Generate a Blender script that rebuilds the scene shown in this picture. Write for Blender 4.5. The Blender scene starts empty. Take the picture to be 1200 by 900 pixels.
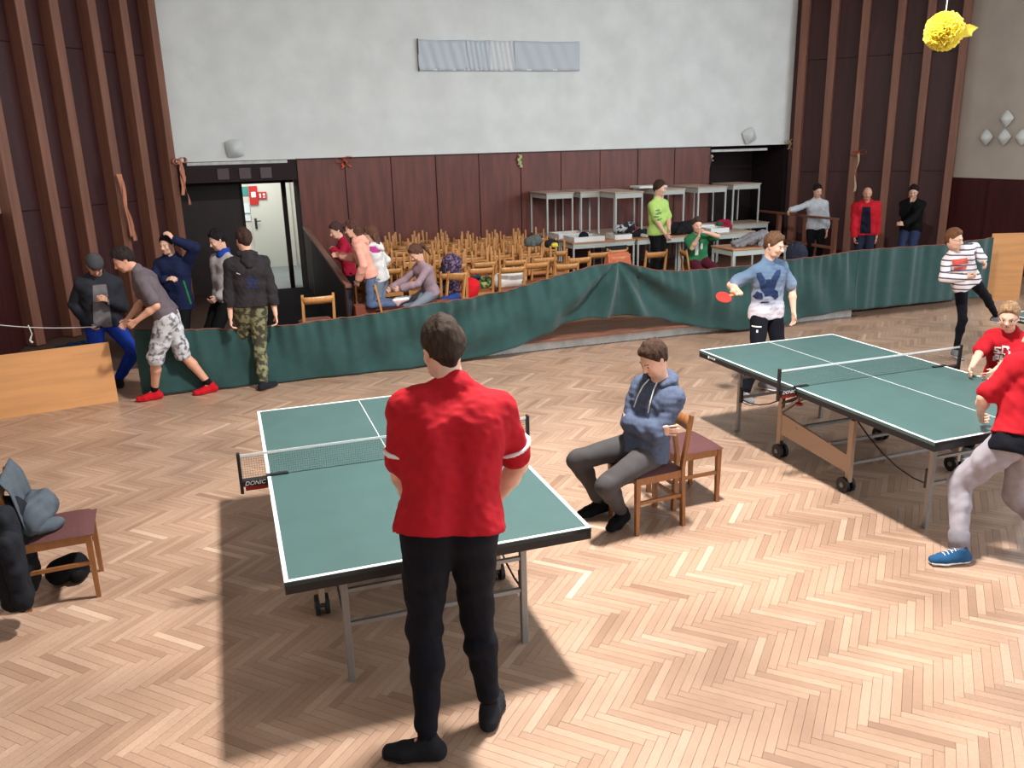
import bpy, bmesh, math, random
import numpy as np
from mathutils import Vector, Matrix

PI = math.pi
random.seed(7)
C = bpy.context.scene.collection
# ------------------------------------------------------------------ camera
# world: X runs along the back wall of the hall, Y towards it, Z up, metres
CAM_H, FPX, PITCH, ROLL, YAW = 2.6522, 974.69, 0.2809, -0.0266, math.radians(18.7)
cam_d = bpy.data.cameras.new('camera'); cam = bpy.data.objects.new('camera', cam_d); C.objects.link(cam)
cam_d.sensor_fit = 'HORIZONTAL'; cam_d.sensor_width = 36.0; cam_d.lens = FPX * 36.0 / 1200.0
cam_d.clip_start = 0.05; cam_d.clip_end = 200
cam.matrix_world = Matrix.Translation((0, 0, CAM_H)) @ Matrix.Rotation(-YAW, 4, 'Z') @ Matrix.Rotation(PI/2 - PITCH, 4, 'X') @ Matrix.Rotation(ROLL, 4, 'Z')
bpy.context.scene.camera = cam
# ------------------------------------------------------------------ light and exposure
sc = bpy.context.scene
sc.view_settings.view_transform = 'Standard'; sc.view_settings.look = 'None'
sc.view_settings.exposure = 0.02; sc.view_settings.gamma = 1.0; sc.view_settings.use_curve_mapping = False
w = bpy.data.worlds.new('world'); sc.world = w; w.use_nodes = True
w.node_tree.nodes['Background'].inputs[0].default_value = (0.75, 0.87, 1.0, 1)
w.node_tree.nodes['Background'].inputs[1].default_value = 0.6

def area(name, loc, direction, sx, sy, power, col):
    l = bpy.data.lights.new(name, 'AREA'); l.shape = 'RECTANGLE'; l.size = sx; l.size_y = sy
    l.energy = power; l.color = col
    o = bpy.data.objects.new(name, l); C.objects.link(o); o.location = loc
    o.rotation_euler = Vector(direction).to_track_quat('-Z', 'Y').to_euler()
    return o
# daylight through the tall windows of the right wall and of the wall behind the camera
area('daylight_right', (13.95, 3.6, 4.2), (-1, 0.12, -0.2), 13.6, 3.4, 1000, (0.86, 0.94, 1.0))
area('daylight_rear', (7.2, -4.2, 4.2), (0.0, 1, 0.02), 11.0, 3.4, 330, (0.86, 0.94, 1.0))
# ceiling lamp over the playing floor (throws the table shadows)
area('ceiling_lamp_light', (2.72, 4.7, 6.25), (0, 0, -1), 0.35, 0.7, 900, (1.0, 0.97, 0.93))
# light in the corridor behind the open door
area('corridor_light', (0.7, 19.0, 2.7), (0, 0, -1), 1.2, 1.6, 60, (1.0, 0.99, 0.96))

# ------------------------------------------------------------------ pixel to point helpers (points get real depth)
_c, _s = math.cos(YAW), math.sin(YAW)
def ray(px, py):
    X = px - 600; Y = 450 - py; cc, ss = math.cos(ROLL), math.sin(ROLL)
    x = cc*X - ss*Y; y = ss*X + cc*Y
    d = (x, y*math.sin(PITCH) + FPX*math.cos(PITCH), y*math.cos(PITCH) - FPX*math.sin(PITCH))
    return Vector((_c*d[0] + _s*d[1], -_s*d[0] + _c*d[1], d[2]))
O_ = Vector((0, 0, CAM_H))
def J(px, py, y): d = ray(px, py); return O_ + d*(y/d.y)          # point at depth y
def Zp(px, py, z): d = ray(px, py); return O_ + d*((z-CAM_H)/d.z)  # point at height z

# ------------------------------------------------------------------ object helpers
def tag(o, label=None, cat=None, group=None, kind=None):
    if label: o['label'] = label
    if cat: o['category'] = cat
    if group: o['group'] = group
    if kind: o['kind'] = kind
    return o
def empty(name, loc=(0,0,0), rz=0.0, label=None, cat=None, group=None, kind=None):
    o = bpy.data.objects.new(name, None); C.objects.link(o); o.empty_display_size = 0.1
    o.location = loc; o.rotation_euler = (0, 0, rz)
    return tag(o, label, cat, group, kind)
def link(name, me, m, parent=None, smooth=False):
    if m is not None:
        for mm in (m if isinstance(m, (list, tuple)) else [m]): me.materials.append(mm)
    if smooth: me.polygons.foreach_set('use_smooth', [True]*len(me.polygons))
    o = bpy.data.objects.new(name, me); C.objects.link(o)
    if parent: o.parent = parent
    return o
def dup(o, parent=None):
    c = o.copy(); C.objects.link(c)
    if parent: c.parent = parent
    for ch in o.children: dup(ch, c)
    return c
def place(o, loc, rz=0.0, label=None, group=None, tilt=None):
    o.location = loc; o.rotation_euler = (0,0,rz) if tilt is None else tilt
    if label: o['label'] = label
    if group: o['group'] = group
    return o

class MB:
    def __init__(s): s.v = []; s.f = []; s.mi = []
    def add(s, vs, fs, mi=0):
        n = len(s.v); s.v += [tuple(v) for v in vs]; s.f += [tuple(i+n for i in f) for f in fs]; s.mi += [mi]*len(fs); return s
    def box(s, c, d, M=None, mi=0):
        hx, hy, hz = d[0]/2, d[1]/2, d[2]/2
        vs = [Vector((x,y,z)) for z in (-hz,hz) for y in (-hy,hy) for x in (-hx,hx)]
        if M is not None: vs = [M @ v for v in vs]
        vs = [v + Vector(c) for v in vs]
        return s.add(vs, [(0,2,3,1),(4,5,7,6),(0,1,5,4),(2,6,7,3),(0,4,6,2),(1,3,7,5)], mi)
    def bar(s, a, b, wx, wy, up=(0,0,1), mi=0, we=None):
        a = Vector(a); b = Vector(b); d = (b-a).normalized(); up = Vector(up)
        if abs(d.dot(up)) > .98: up = Vector((1,0,0))
        x = d.cross(up).normalized(); y = x.cross(d).normalized()
        ex, ey = we if we else (wx, wy)
        vs = []
        for p, w_, h_ in ((a,wx,wy),(b,ex,ey)):
            for sx, sy in ((-1,-1),(1,-1),(1,1),(-1,1)): vs.append(p + x*sx*w_/2 + y*sy*h_/2)
        return s.add(vs, [(0,1,2,3),(7,6,5,4),(0,4,5,1),(1,5,6,2),(2,6,7,3),(3,7,4,0)], mi)
    def tube(s, pts, r, n=8, caps=True, mi=0):
        pts = [Vector(p) for p in pts]; N = len(pts); rs = r if isinstance(r, (list,tuple)) else [r]*N
        base = len(s.v); prev = None
        for i, p in enumerate(pts):
            d = (pts[min(i+1,N-1)] - pts[max(i-1,0)]).normalized()
            if prev is None: x = d.orthogonal().normalized()
            else: x = (prev - d*prev.dot(d)).normalized()
            prev = x; y = d.cross(x)
            for k in range(n):
                a = 2*PI*k/n; s.v.append(tuple(p + (x*math.cos(a)+y*math.sin(a))*rs[i]))
        for i in range(N-1):
            for k in range(n):
                s.f.append((base+i*n+k, base+i*n+(k+1)%n, base+(i+1)*n+(k+1)%n, base+(i+1)*n+k)); s.mi.append(mi)
        if caps:
            s.f.append(tuple(base+k for k in range(n))[::-1]); s.f.append(tuple(base+(N-1)*n+k for k in range(n))); s.mi += [mi,mi]
        return s
    def grid(s, fn, nu, nv, mi=0, thick=None):
        base = len(s.v)
        for i in range(nu+1):
            for j in range(nv+1): s.v.append(tuple(fn(i/nu, j/nv)))
        for i in range(nu):
            for j in range(nv):
                a = base+i*(nv+1)+j; s.f.append((a, a+nv+1, a+nv+2, a+1)); s.mi.append(mi)
        return s
    def prism(s, poly, a, b, mi=0):      # poly: list of 2D (u,v) -> fn a(u,v), b(u,v) two 3D sheets
        n = len(poly); vs = [a(*p) for p in poly] + [b(*p) for p in poly]
        fs = [tuple(range(n))[::-1], tuple(range(n, 2*n))] + [(i,(i+1)%n,n+(i+1)%n,n+i) for i in range(n)]
        return s.add(vs, fs, mi)
    def build(s, name, m, parent=None, smooth=False, bevel=0.0, solid=0.0, seg=1):
        me = bpy.data.meshes.new(name); me.from_pydata(s.v, [], s.f); 
        if bevel or solid:
            bm = bmesh.new(); bm.from_mesh(me)
            if bevel: bmesh.ops.bevel(bm, geom=[e for e in bm.edges], offset=bevel, segments=seg, affect='EDGES', clamp_overlap=True)
            bm.to_mesh(me); bm.free()
        o = link(name, me, m, parent, smooth)
        if not bevel and len(set(s.mi)) > 1: me.polygons.foreach_set('material_index', s.mi)
        if solid:
            md = o.modifiers.new('t', 'SOLIDIFY'); md.thickness = solid; md.offset = 0
        return o

# ------------------------------------------------------------------ materials
MATS = {}
def tissue(name, col):
    m = bpy.data.materials.new(name); m.use_nodes = True; N = m.node_tree.nodes; L = m.node_tree.links
    for n in list(N): N.remove(n)
    o = N.new('ShaderNodeOutputMaterial'); a = N.new('ShaderNodeBsdfDiffuse'); b = N.new('ShaderNodeBsdfTranslucent'); x = N.new('ShaderNodeMixShader')
    a.inputs[0].default_value = tuple(col)+(1,); b.inputs[0].default_value = tuple(col)+(1,); x.inputs[0].default_value = .5
    L.new(a.outputs[0], x.inputs[1]); L.new(b.outputs[0], x.inputs[2]); L.new(x.outputs[0], o.inputs[0]); return m
def mat(name, col, rough=0.6, var=0.0, vscale=6.0, bump=0.0, bscale=60.0, metal=0.0, spec=0.5, stretch=(1,1,1), col2=None, emit=0.0, alpha=1.0, coord='Object', sheen=0.0, trans=0.0, ramp=(0.35,0.65), detail=4.0):
    if name in MATS: return MATS[name]
    m = bpy.data.materials.new(name); m.use_nodes = True; nt = m.node_tree; N = nt.nodes; L = nt.links
    b = N['Principled BSDF']; b.inputs['Roughness'].default_value = rough; b.inputs['Metallic'].default_value = metal
    b.inputs['Specular IOR Level'].default_value = spec
    c4 = tuple(col) + (1,)
    b.inputs['Base Color'].default_value = c4
    if sheen: b.inputs['Sheen Weight'].default_value = sheen
    if trans: b.inputs['Transmission Weight'].default_value = trans
    if alpha < 1: b.inputs['Alpha'].default_value = alpha
    if emit: b.inputs['Emission Color'].default_value = c4; b.inputs['Emission Strength'].default_value = emit
    if var or bump or col2:
        tc = N.new('ShaderNodeTexCoord'); mp = N.new('ShaderNodeMapping'); mp.inputs['Scale'].default_value = stretch
        L.new(tc.outputs[coord], mp.inputs[0])
    if var or col2:
        n = N.new('ShaderNodeTexNoise'); n.inputs['Scale'].default_value = vscale; n.inputs['Detail'].default_value = detail
        L.new(mp.outputs[0], n.inputs['Vector'])
        r = N.new('ShaderNodeValToRGB'); r.color_ramp.elements[0].position = ramp[0]; r.color_ramp.elements[1].position = ramp[1]
        if col2: r.color_ramp.elements[0].color = c4; r.color_ramp.elements[1].color = tuple(col2)+(1,)
        else:
            r.color_ramp.elements[0].color = tuple(max(0,x*(1-var)) for x in col)+(1,); r.color_ramp.elements[1].color = tuple(min(1,x*(1+var)) for x in col)+(1,)
        L.new(n.outputs['Fac'], r.inputs[0]); L.new(r.outputs[0], b.inputs['Base Color'])
    if bump:
        n2 = N.new('ShaderNodeTexNoise'); n2.inputs['Scale'].default_value = bscale; n2.inputs['Detail'].default_value = 5
        L.new(mp.outputs[0], n2.inputs['Vector']); bp = N.new('ShaderNodeBump'); bp.inputs['Strength'].default_value = bump; bp.inputs['Distance'].default_value = 0.01
        L.new(n2.outputs['Fac'], bp.inputs['Height']); L.new(bp.outputs[0], b.inputs['Normal'])
    MATS[name] = m
    return m
def srgb(r, g, b):
    f = lambda v: (v/255/12.92) if v/255 <= .04045 else ((v/255+.055)/1.055)**2.4
    return (f(r), f(g), f(b))
# floor parquet: one tone per plank, grain along the plank
def parquet_mat(name, src, obj_coord):
    m = bpy.data.materials.new(name); m.use_nodes = True; N = m.node_tree.nodes; L = m.node_tree.links
    b = N['Principled BSDF']
    if src == 'attr': t = N.new('ShaderNodeAttribute'); t.attribute_name = 'tone'; fac = t.outputs['Fac']
    else:
        t = N.new('ShaderNodeObjectInfo'); sx = N.new('ShaderNodeSeparateColor'); L.new(t.outputs['Color'], sx.inputs[0]); fac = sx.outputs[0]
    r = N.new('ShaderNodeValToRGB'); e = r.color_ramp.elements
    e[0].position = 0; e[0].color = srgb(146,116,96)+(1,); e[1].position = 1; e[1].color = srgb(216,192,170)+(1,)
    k = r.color_ramp.elements.new(.45); k.color = srgb(178,148,126)+(1,)
    k = r.color_ramp.elements.new(.8); k.color = srgb(194,166,144)+(1,)
    L.new(fac, r.inputs[0])
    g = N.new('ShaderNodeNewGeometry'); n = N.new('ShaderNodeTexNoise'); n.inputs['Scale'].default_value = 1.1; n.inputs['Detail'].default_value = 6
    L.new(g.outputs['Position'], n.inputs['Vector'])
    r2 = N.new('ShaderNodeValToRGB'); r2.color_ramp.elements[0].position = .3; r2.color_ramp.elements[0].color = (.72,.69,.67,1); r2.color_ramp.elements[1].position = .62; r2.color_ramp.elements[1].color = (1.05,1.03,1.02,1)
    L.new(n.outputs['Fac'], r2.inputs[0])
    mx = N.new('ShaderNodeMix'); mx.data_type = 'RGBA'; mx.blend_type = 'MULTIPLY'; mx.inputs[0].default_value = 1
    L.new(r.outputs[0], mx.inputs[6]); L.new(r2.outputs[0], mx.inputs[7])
    tc = N.new('ShaderNodeTexCoord'); 
    n3 = N.new('ShaderNodeTexNoise'); n3.inputs['Scale'].default_value = 22; n3.inputs['Detail'].default_value = 4
    mp = N.new('ShaderNodeMapping'); mp.inputs['Scale'].default_value = (1.0, 9.0, 1.0) if obj_coord else (3,3,3)
    L.new(tc.outputs['Object'], mp.inputs[0]); L.new(mp.outputs[0], n3.inputs['Vector'])
    r3 = N.new('ShaderNodeValToRGB'); r3.color_ramp.elements[0].position = .3; r3.color_ramp.elements[0].color = (.9,.88,.87,1); r3.color_ramp.elements[1].position = .7; r3.color_ramp.elements[1].color = (1.04,1.03,1.03,1)
    L.new(n3.outputs['Fac'], r3.inputs[0])
    mx2 = N.new('ShaderNodeMix'); mx2.data_type = 'RGBA'; mx2.blend_type = 'MULTIPLY'; mx2.inputs[0].default_value = 1
    L.new(mx.outputs[2], mx2.inputs[6]); L.new(r3.outputs[0], mx2.inputs[7]); L.new(mx2.outputs[2], b.inputs['Base Color'])
    b.inputs['Roughness'].default_value = .32; b.inputs['Specular IOR Level'].default_value = .5
    bp = N.new('ShaderNodeBump'); bp.inputs['Strength'].default_value = .12; bp.inputs['Distance'].default_value = .004
    L.new(n3.outputs['Fac'], bp.inputs['Height']); L.new(bp.outputs[0], b.inputs['Normal'])
    return m
M = dict(
 plank_attr = parquet_mat('parquet_joined', 'attr', False), plank_obj = parquet_mat('parquet_single', 'obj', True),
 shaded_base = mat('shade_dark_base', srgb(78,56,46), .9),  # floor base; brown darkened to paint the dim light of the left recess
 plaster = mat('grey_white_plaster', srgb(242,247,246), .92, var=.05, vscale=1.6, bump=.25, bscale=45),
 plaster_warm = mat('beige_plaster', srgb(206,198,188), .92, var=.05, vscale=1.6, bump=.2, bscale=45),
 panel = mat('reddish_panel_veneer', srgb(112,58,48), .42, var=.22, vscale=3.2, stretch=(3,3,.35), bump=.05, bscale=20),
 panel_dark = mat('dark_backing_boards', srgb(66,28,28), .5, var=.2, vscale=3, stretch=(3,3,.3)),
 post = mat('brown_pillar_wood', srgb(136,90,72), .5, var=.14, vscale=3, stretch=(4,4,.3)),
 dado = mat('dark_dado_panels', srgb(72,28,30), .5, var=.2, vscale=3, stretch=(3,3,.3)),
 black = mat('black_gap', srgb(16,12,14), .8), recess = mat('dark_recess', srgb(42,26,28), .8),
 ceiling = mat('white_ceiling', srgb(190,190,186), .9),
 kerb = mat('white_painted_kerb', srgb(214,216,212), .7, var=.12, vscale=8),
 brown_kerb = mat('brown_kerb', srgb(112,80,70), .6, var=.15, vscale=6),
 dark_boards = mat('near_black_matt', srgb(24,22,28), .95, var=.1, spec=.1), stage = mat('worn_stage_boards', srgb(118,82,62), .55, var=.2, vscale=3, stretch=(.5,5,1)),
 beech = mat('orange_beech', srgb(190,134,78), .38, var=.1, vscale=9, stretch=(4,4,.8)),
 beech_dk = mat('brown_beech', srgb(150,98,56), .36, var=.12, vscale=9, stretch=(4,4,.8)),
 seat = mat('maroon_upholstery', srgb(84,46,46), .8, var=.08, vscale=60, bump=.2, bscale=300),
 seat_w = mat('brown_seat_wood', srgb(140,84,56), .45, var=.12, vscale=6),
 ply = mat('orange_plywood', srgb(204,146,92), .5, var=.08, vscale=2.5, stretch=(.5,1,5)),
 table_green = mat('table_green', srgb(66,94,92), .5, var=.05, vscale=5),
 white = mat('white_paint', srgb(235,238,238), .5), edge = mat('black_table_edge', srgb(24,20,24), .5),
 steel = mat('grey_steel_tube', srgb(150,148,146), .4, metal=.5), steel_dk = mat('dark_steel', srgb(60,58,60), .45, metal=.4),
 beige_metal = mat('beige_sheet_metal', srgb(178,152,130), .5), rubber = mat('black_rubber', srgb(22,22,24), .6), hub = mat('grey_hub', srgb(120,116,112), .5),
 net = mat('grey_net_cord', srgb(96,104,100), .8), black_plastic = mat('black_plastic', srgb(26,26,30), .35), red_plastic = mat('red_plastic', srgb(150,30,30), .4),
 curtain = mat('green_barrier_cloth', srgb(28,66,64), .85, var=.1, vscale=9, bump=.15, bscale=180, sheen=.2),
 hem = mat('brown_hem', srgb(112,74,62), .8), desk_top = mat('pale_desk_top', srgb(188,164,146), .5, var=.08, vscale=4), desk_top2 = mat('orange_desk_top', srgb(196,138,98), .45, var=.08, vscale=4),
 desk_metal = mat('pale_green_grey_frame', srgb(188,194,188), .45), glass_lamp = mat('milk_glass', srgb(222,228,226), .25), 
 banner = mat('white_banner_cloth', srgb(212,222,232), .8, bump=.1, bscale=30), banner_w = mat('bright_banner_cloth', srgb(232,238,242), .8),
 orange_rib = mat('orange_ribbon', srgb(226,92,48), .5), peach_rib = mat('peach_ribbon', srgb(214,142,112), .5), beige_rib = mat('beige_ribbon', srgb(206,182,150), .6), lime_rib = mat('pale_lime_ribbon', srgb(196,206,150), .6),
 yellow = tissue('yellow_tissue', srgb(255,242,120)), string = mat('white_string', srgb(220,220,215), .7),
 hall_white = mat('corridor_white', srgb(214,212,204), .7), paper = mat('white_paper', srgb(225,235,240), .7), red_sign = mat('red_sign', srgb(190,40,36), .6), teal = mat('teal_print', srgb(70,150,140), .6),
 hall_floor = mat('grey_corridor_floor', srgb(120,130,134), .4, var=.1, vscale=4),
)
# ------------------------------------------------------------------ the setting
WY = 16.0                                     # back wall
AL, BL = Vector((-.7,16,0)), Vector((-2.9,13.6,0))      # left splay
AR, BR = Vector((12.0,16,0)), Vector((14.2,13.6,0))     # right splay
TOP = 6.9
floor = tag(MB().box((5.6, 8.0, -.06), (17.8, 25.6, .1)).build('floor', M['shaded_base']), kind='structure')
# herringbone parquet: planks .365 x .0456 laid at 45 degrees to the walls, rows along X
PL, PW = .365, .0456
def in_floor(x, y):
    if y < .4 or y > 15.95 or x < -2.85 or x > 14.1: return False
    if y > 10.0 and .5 < x < 8.95: return False
    if y > 11.3 and x < .5: return False  # planks end here so the base, with shade in its colour, shows
    if y > 10.36 and .5 < x < 11.25: return False
    if y > 13.6 and (x < -.7-(16-y)*.917+.05 or x > 12+(16-y)*.917-.05): return False
    return True
pl = []
q2 = math.sqrt(.5)
n = PL / PW
for i in range(-80, 330):
    for j in range(-36, 4):
        # lattice of the herringbone in the 45-degree frame
        for kind in (0, 1):
            if kind == 0: u = i*PW + j*PL + PL/2; v = i*PW - j*PL + PW/2
            else: u = i*PW + j*PL + PW/2 + 0.0; v = i*PW - j*PL + PW + PL/2
            x = (u + v)*q2; y = (v - u)*q2
            if in_floor(x, y): pl.append((x, y, kind))
rng = random.Random(3)
def floor_size(x, y): return -((x-1.8)**2*.5 + (y-2.9)**2)      # the nearest boards in view show largest
def tone(): 
    t = rng.gauss(.5, .13)
    if rng.random() < .05: t += .2
    return min(1, max(0, t))
pl = [(x, y, k, tone(), rng.uniform(-.0004, .0004)) for x, y, k in pl]
def in_view(x, y):
    a = math.atan2(x, y) - YAW
    r = math.hypot(x, y)*math.cos(a)
    return r > 2.95 and abs(math.tan(a)) < .60 and y > 2.2
vis = sorted([p for p in pl if in_view(p[0], p[1])], key=lambda p: -floor_size(p[0], p[1]))[:300]
visset = set((p[0], p[1], p[2]) for p in vis)
pm = bpy.data.meshes.new('plank')
g_ = .0004
hx, hy, th = PL/2-g_, PW/2-g_, .008
pm.from_pydata([(-hx,-hy,-th),(hx,-hy,-th),(hx,hy,-th),(-hx,hy,-th),(-hx+.0004,-hy+.0004,0),(hx-.0004,-hy+.0004,0),(hx-.0004,hy-.0004,0),(-hx+.0004,hy-.0004,0)], [], [(4,5,6,7),(0,1,5,4),(1,2,6,5),(2,3,7,6),(3,0,4,7)])
pm.materials.append(M['plank_obj'])
for x, y, k, t, dz in vis:
    o = bpy.data.objects.new('plank', pm); C.objects.link(o); o.parent = floor
    o.location = (x, y, dz); o.rotation_euler = (0, 0, -PI/4 + k*PI/2); o.color = (t, t, t, 1)
rest = [p for p in pl if (p[0], p[1], p[2]) not in visset]
nv = len(rest)
base = np.array([v.co[:] for v in pm.vertices], dtype=np.float64)
V = np.zeros((nv, 8, 3)); tn = np.zeros(nv*8)
for a, (x, y, k, t, dz) in enumerate(rest):
    c_ = q2; s_ = q2
    if k == 0: s_ = -q2
    rx = base[:,0]*c_ - base[:,1]*s_; ry = base[:,0]*s_ + base[:,1]*c_
    V[a,:,0] = rx + x; V[a,:,1] = ry + y; V[a,:,2] = base[:,2] + dz; tn[a*8:a*8+8] = t
F = np.array([(4,5,6,7),(0,1,5,4),(1,2,6,5),(2,3,7,6),(3,0,4,7)])
F = (F[None] + (np.arange(nv)*8)[:,None,None]).reshape(-1, 4)
def np_mesh(name, V, F):
    me = bpy.data.meshes.new(name); V = np.asarray(V, np.float32).reshape(-1,3); F = np.asarray(F, np.int32)
    me.vertices.add(len(V)); me.vertices.foreach_set('co', V.ravel())
    me.loops.add(F.size); me.loops.foreach_set('vertex_index', F.ravel())
    me.polygons.add(len(F)); me.polygons.foreach_set('loop_start', np.arange(0, F.size, F.shape[1], dtype=np.int32))
    me.update(calc_edges=True); me.validate()
    return me
me = np_mesh('parquet', V, F)
at = me.attributes.new('tone', 'FLOAT', 'POINT'); at.data.foreach_set('value', tn.astype(np.float32))
me.polygons.foreach_set('use_smooth', [False]*len(me.polygons)); me.update()
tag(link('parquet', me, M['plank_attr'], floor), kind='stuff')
lamp = empty('ceiling_lamp', (2.72, 4.7, 6.28), 0, 'long box ceiling lamp hanging over the playing floor, above the picture', 'lamp')
MB().box((0,0,.06), (.42,.8,.1)).build('housing', M['steel'], lamp, bevel=.01); MB().box((0,0,.0), (.36,.72,.012)).build('diffuser', mat('lamp_diffuser', (1,.97,.93), .5, emit=3.0), lamp)
for yy in (-.3,.3): MB().tube([(0,yy,.1),(0,yy,TOP-6.28)], .006, 6).build('hanger', M['steel'], lamp)

# back wall: plaster above, ten veneer panels below between two recesses
XL, XR = 1.41, 10.03
wall = empty('wall_back', (0, WY, 0), kind='structure')
MB().box(((AL.x+AR.x)/2, .15, (2.49+TOP)/2), (AR.x-AL.x, .3, TOP-2.49)).build('plaster', M['plaster'], wall)
MB().box(((XL+XR)/2, .2, 1.24), (XR-XL, .3, 2.48)).build('backing', M['black'], wall)
pw = (XR-XL)/10
for i in range(10):
    MB().box((XL+pw*(i+.5), .03, .17+1.155), (pw-.014, .03, 2.30)).build('panel', M['panel'], wall, bevel=.003)
MB().box(((XL+XR)/2, .035, .22), (XR-XL, .05, .1)).build('skirting', M['panel_dark'], wall)
MB().box(((XL+XR)/2, .02, 2.487), (XR-XL+.02, .06, .02)).build('top_strip', M['panel_dark'], wall)

def splay(name, A, B, side):
    w_ = empty(name, A, 0, kind='structure'); d = (B-A); L_ = d.length; d.normalize()
    nrm = Vector((-d.y, d.x, 0)) if side > 0 else Vector((d.y, -d.x, 0))     # into the room
    if nrm.y > 0: nrm = -nrm
    def P(t, o, z): v = d*t + nrm*o; return (v.x, v.y, z)
    cs = [.2, .78, 1.38, 2.04, 2.58, 3.20]
    # dark boards between the posts, split at 1.9 m and 4.2 m
    edges = [0] + cs + [L_]
    for i in range(len(edges)-1):
        a, b = edges[i], edges[i+1]
        if b-a < .05: continue
        for z0, z1 in ((0,1.895),(1.905,4.195),(4.205,TOP)):
            MB().bar(P((a+b)/2, -.02, z0), P((a+b)/2, -.02, z1), .04, b-a-.004, up=d).build('board', M['panel_dark'], w_)
    for c in cs:
        MB().bar(P(c, .12, 0), P(c, .12, TOP), .24, .15, up=d).build('post', M['post'], w_, bevel=.006)
    MB().bar(P(L_/2, -.15, 0), P(L_/2, -.15, TOP), .18, L_+.2, up=d).build('backing', M['black'], w_)
    return w_, P
wall_bl, PL_ = splay('wall_back_left', AL, BL, 1)
wall_br, PR_ = splay('wall_back_right', AR, BR, -1)

def side_wall(name, x, sgn, y1, wins, dado_h):
    w_ = empty(name, (x, 0, 0), kind='structure'); t = .3; ox = sgn*t/2
    y0 = -4.4
    ys = sorted(wins); zz0, zz1 = 2.5, 5.9
    seg = [y0] + [v for q in ys for v in q] + [y1]
    pb = MB()
    pb.box((ox, (y0+y1)/2, (dado_h+zz0)/2), (t, y1-y0, zz0-dado_h)); pb.box((ox, (y0+y1)/2, (zz1+TOP)/2), (t, y1-y0, TOP-zz1))
    for i in range(0, len(seg), 2):
        pb.box((ox, (seg[i]+seg[i+1])/2, (zz0+zz1)/2), (t, seg[i+1]-seg[i], zz1-zz0))
    pb.build('plaster', M['plaster_warm'], w_)
    MB().box((sgn*.2, (y0+y1)/2, dado_h/2), (.3, y1-y0, dado_h)).build('backing', M['black'], w_)
    k = int(round((y1-y0)/.9)); pw = (y1-y0)/k
    for i in range(k):
        MB().box((sgn*.03, y0+pw*(i+.5), dado_h/2), (.06, pw-.01, dado_h-.01)).build('panel', M['dado'], w_)
    return w_
rw = [(-3.2,-.4),(.4,3.2),(4.0,6.8),(7.6,10.4)]
wall_r = side_wall('wall_right', 14.2, 1, 13.6, rw, 1.77)
wall_l = side_wall('wall_left', -2.9, -1, 13.6, [], 1.9)
rear = empty('wall_rear', (0, -4.4, 0), kind='structure')
MB().box((5.65, -.15, 1.25), (17.3, .3, 2.5)).box((5.65, -.15, (5.9+TOP)/2), (17.3, .3, TOP-5.9)).build('plaster', M['plaster_warm'], rear)
rb = [(-1.9,.9),(2.0,4.8),(5.9,8.7),(9.8,12.6)]
rx = [-3.0] + [v for q in rb for v in q] + [14.3]
m_ = MB()
for i in range(0, len(rx), 2): m_.box(((rx[i]+rx[i+1])/2, -.15, 4.2), (rx[i+1]-rx[i], .3, 3.4))
m_.build('pier', M['plaster_warm'], rear)
glass = mat('window_glass', (1,1,1), .02, trans=1.0, alpha=.25)
def window(i, cx, cy, wd, along_x):
    w_ = empty('window_%d' % i, (cx, cy, 4.2), 0 if along_x else PI/2, kind='structure')
    f = MB()
    for sx in (-1,0,1): f.box((sx*(wd/2-.03), 0, 0), (.06, .08, 3.4))
    for sz in (-1,0,1): f.box((0, 0, sz*1.67), (wd, .08, .06))
    f.build('window_frame', M['white'], w_)
    for sx in (-1,1):
        for sz in (-1,1): MB().box((sx*wd/4, .01, sz*.84), (wd/2-.06, .006, 1.6)).build('pane', glass, w_)
k = 1
for a, b in rw: window(k, 14.35, (a+b)/2, b-a, False); k += 1
for a, b in rb: window(k, (a+b)/2, -4.55, b-a, True); k += 1
tag(MB().box((5.65, 5.8, TOP+.05), (17.7, 20.8, .1)).build('ceiling', M['ceiling']), kind='structure')

# recesses under the plaster on both sides of the veneer panels
rl = empty('door_1', (0, 0, 0), kind='structure')      # left recess with the double door
DY = 17.0
MB().box((-.75, 16.6, 1.25), (.1, 1.2, 2.5)).box((XL+.1, 16.65, 1.25), (.2, 1.0, 2.5)).box((.35, 16.65, 2.52), (2.2, .9, .06)).build('reveal', M['recess'], rl)
MB().box((.35, 16.02, 2.31), (2.1, .05, .36)).build('lintel_board', M['recess'], rl)
MB().box((.4, 16.0, 2.455), (1.7, .03, .05)).build('lintel_strip', M['kerb'], rl)
for x in (.13, .50, .86):
    MB().box((x, 15.985, 2.27), (.2, .02, .19)).build('glass_square', mat('dim_glass_square', srgb(88,70,74), .3), rl, bevel=.004)
lf = MB().box((-.13, DY, 1.03), (1.1, .06, 2.06)).build('door_leaf', mat('dark_door', srgb(40,24,24), .5, var=.15), rl)
MB().box((1.22, DY+.22, 1.03), (.06, .5, 2.06)).build('door_leaf', mat('dark_door', (0,0,0)), rl)
MB().box((.42, DY, 1.03), (.05, .09, 2.06)).box((1.2, DY, 1.03), (.07, .09, 2.06)).box((.3, DY, 2.3), (2.2, .1, .5)).build('door_frame', M['recess'], rl)
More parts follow.
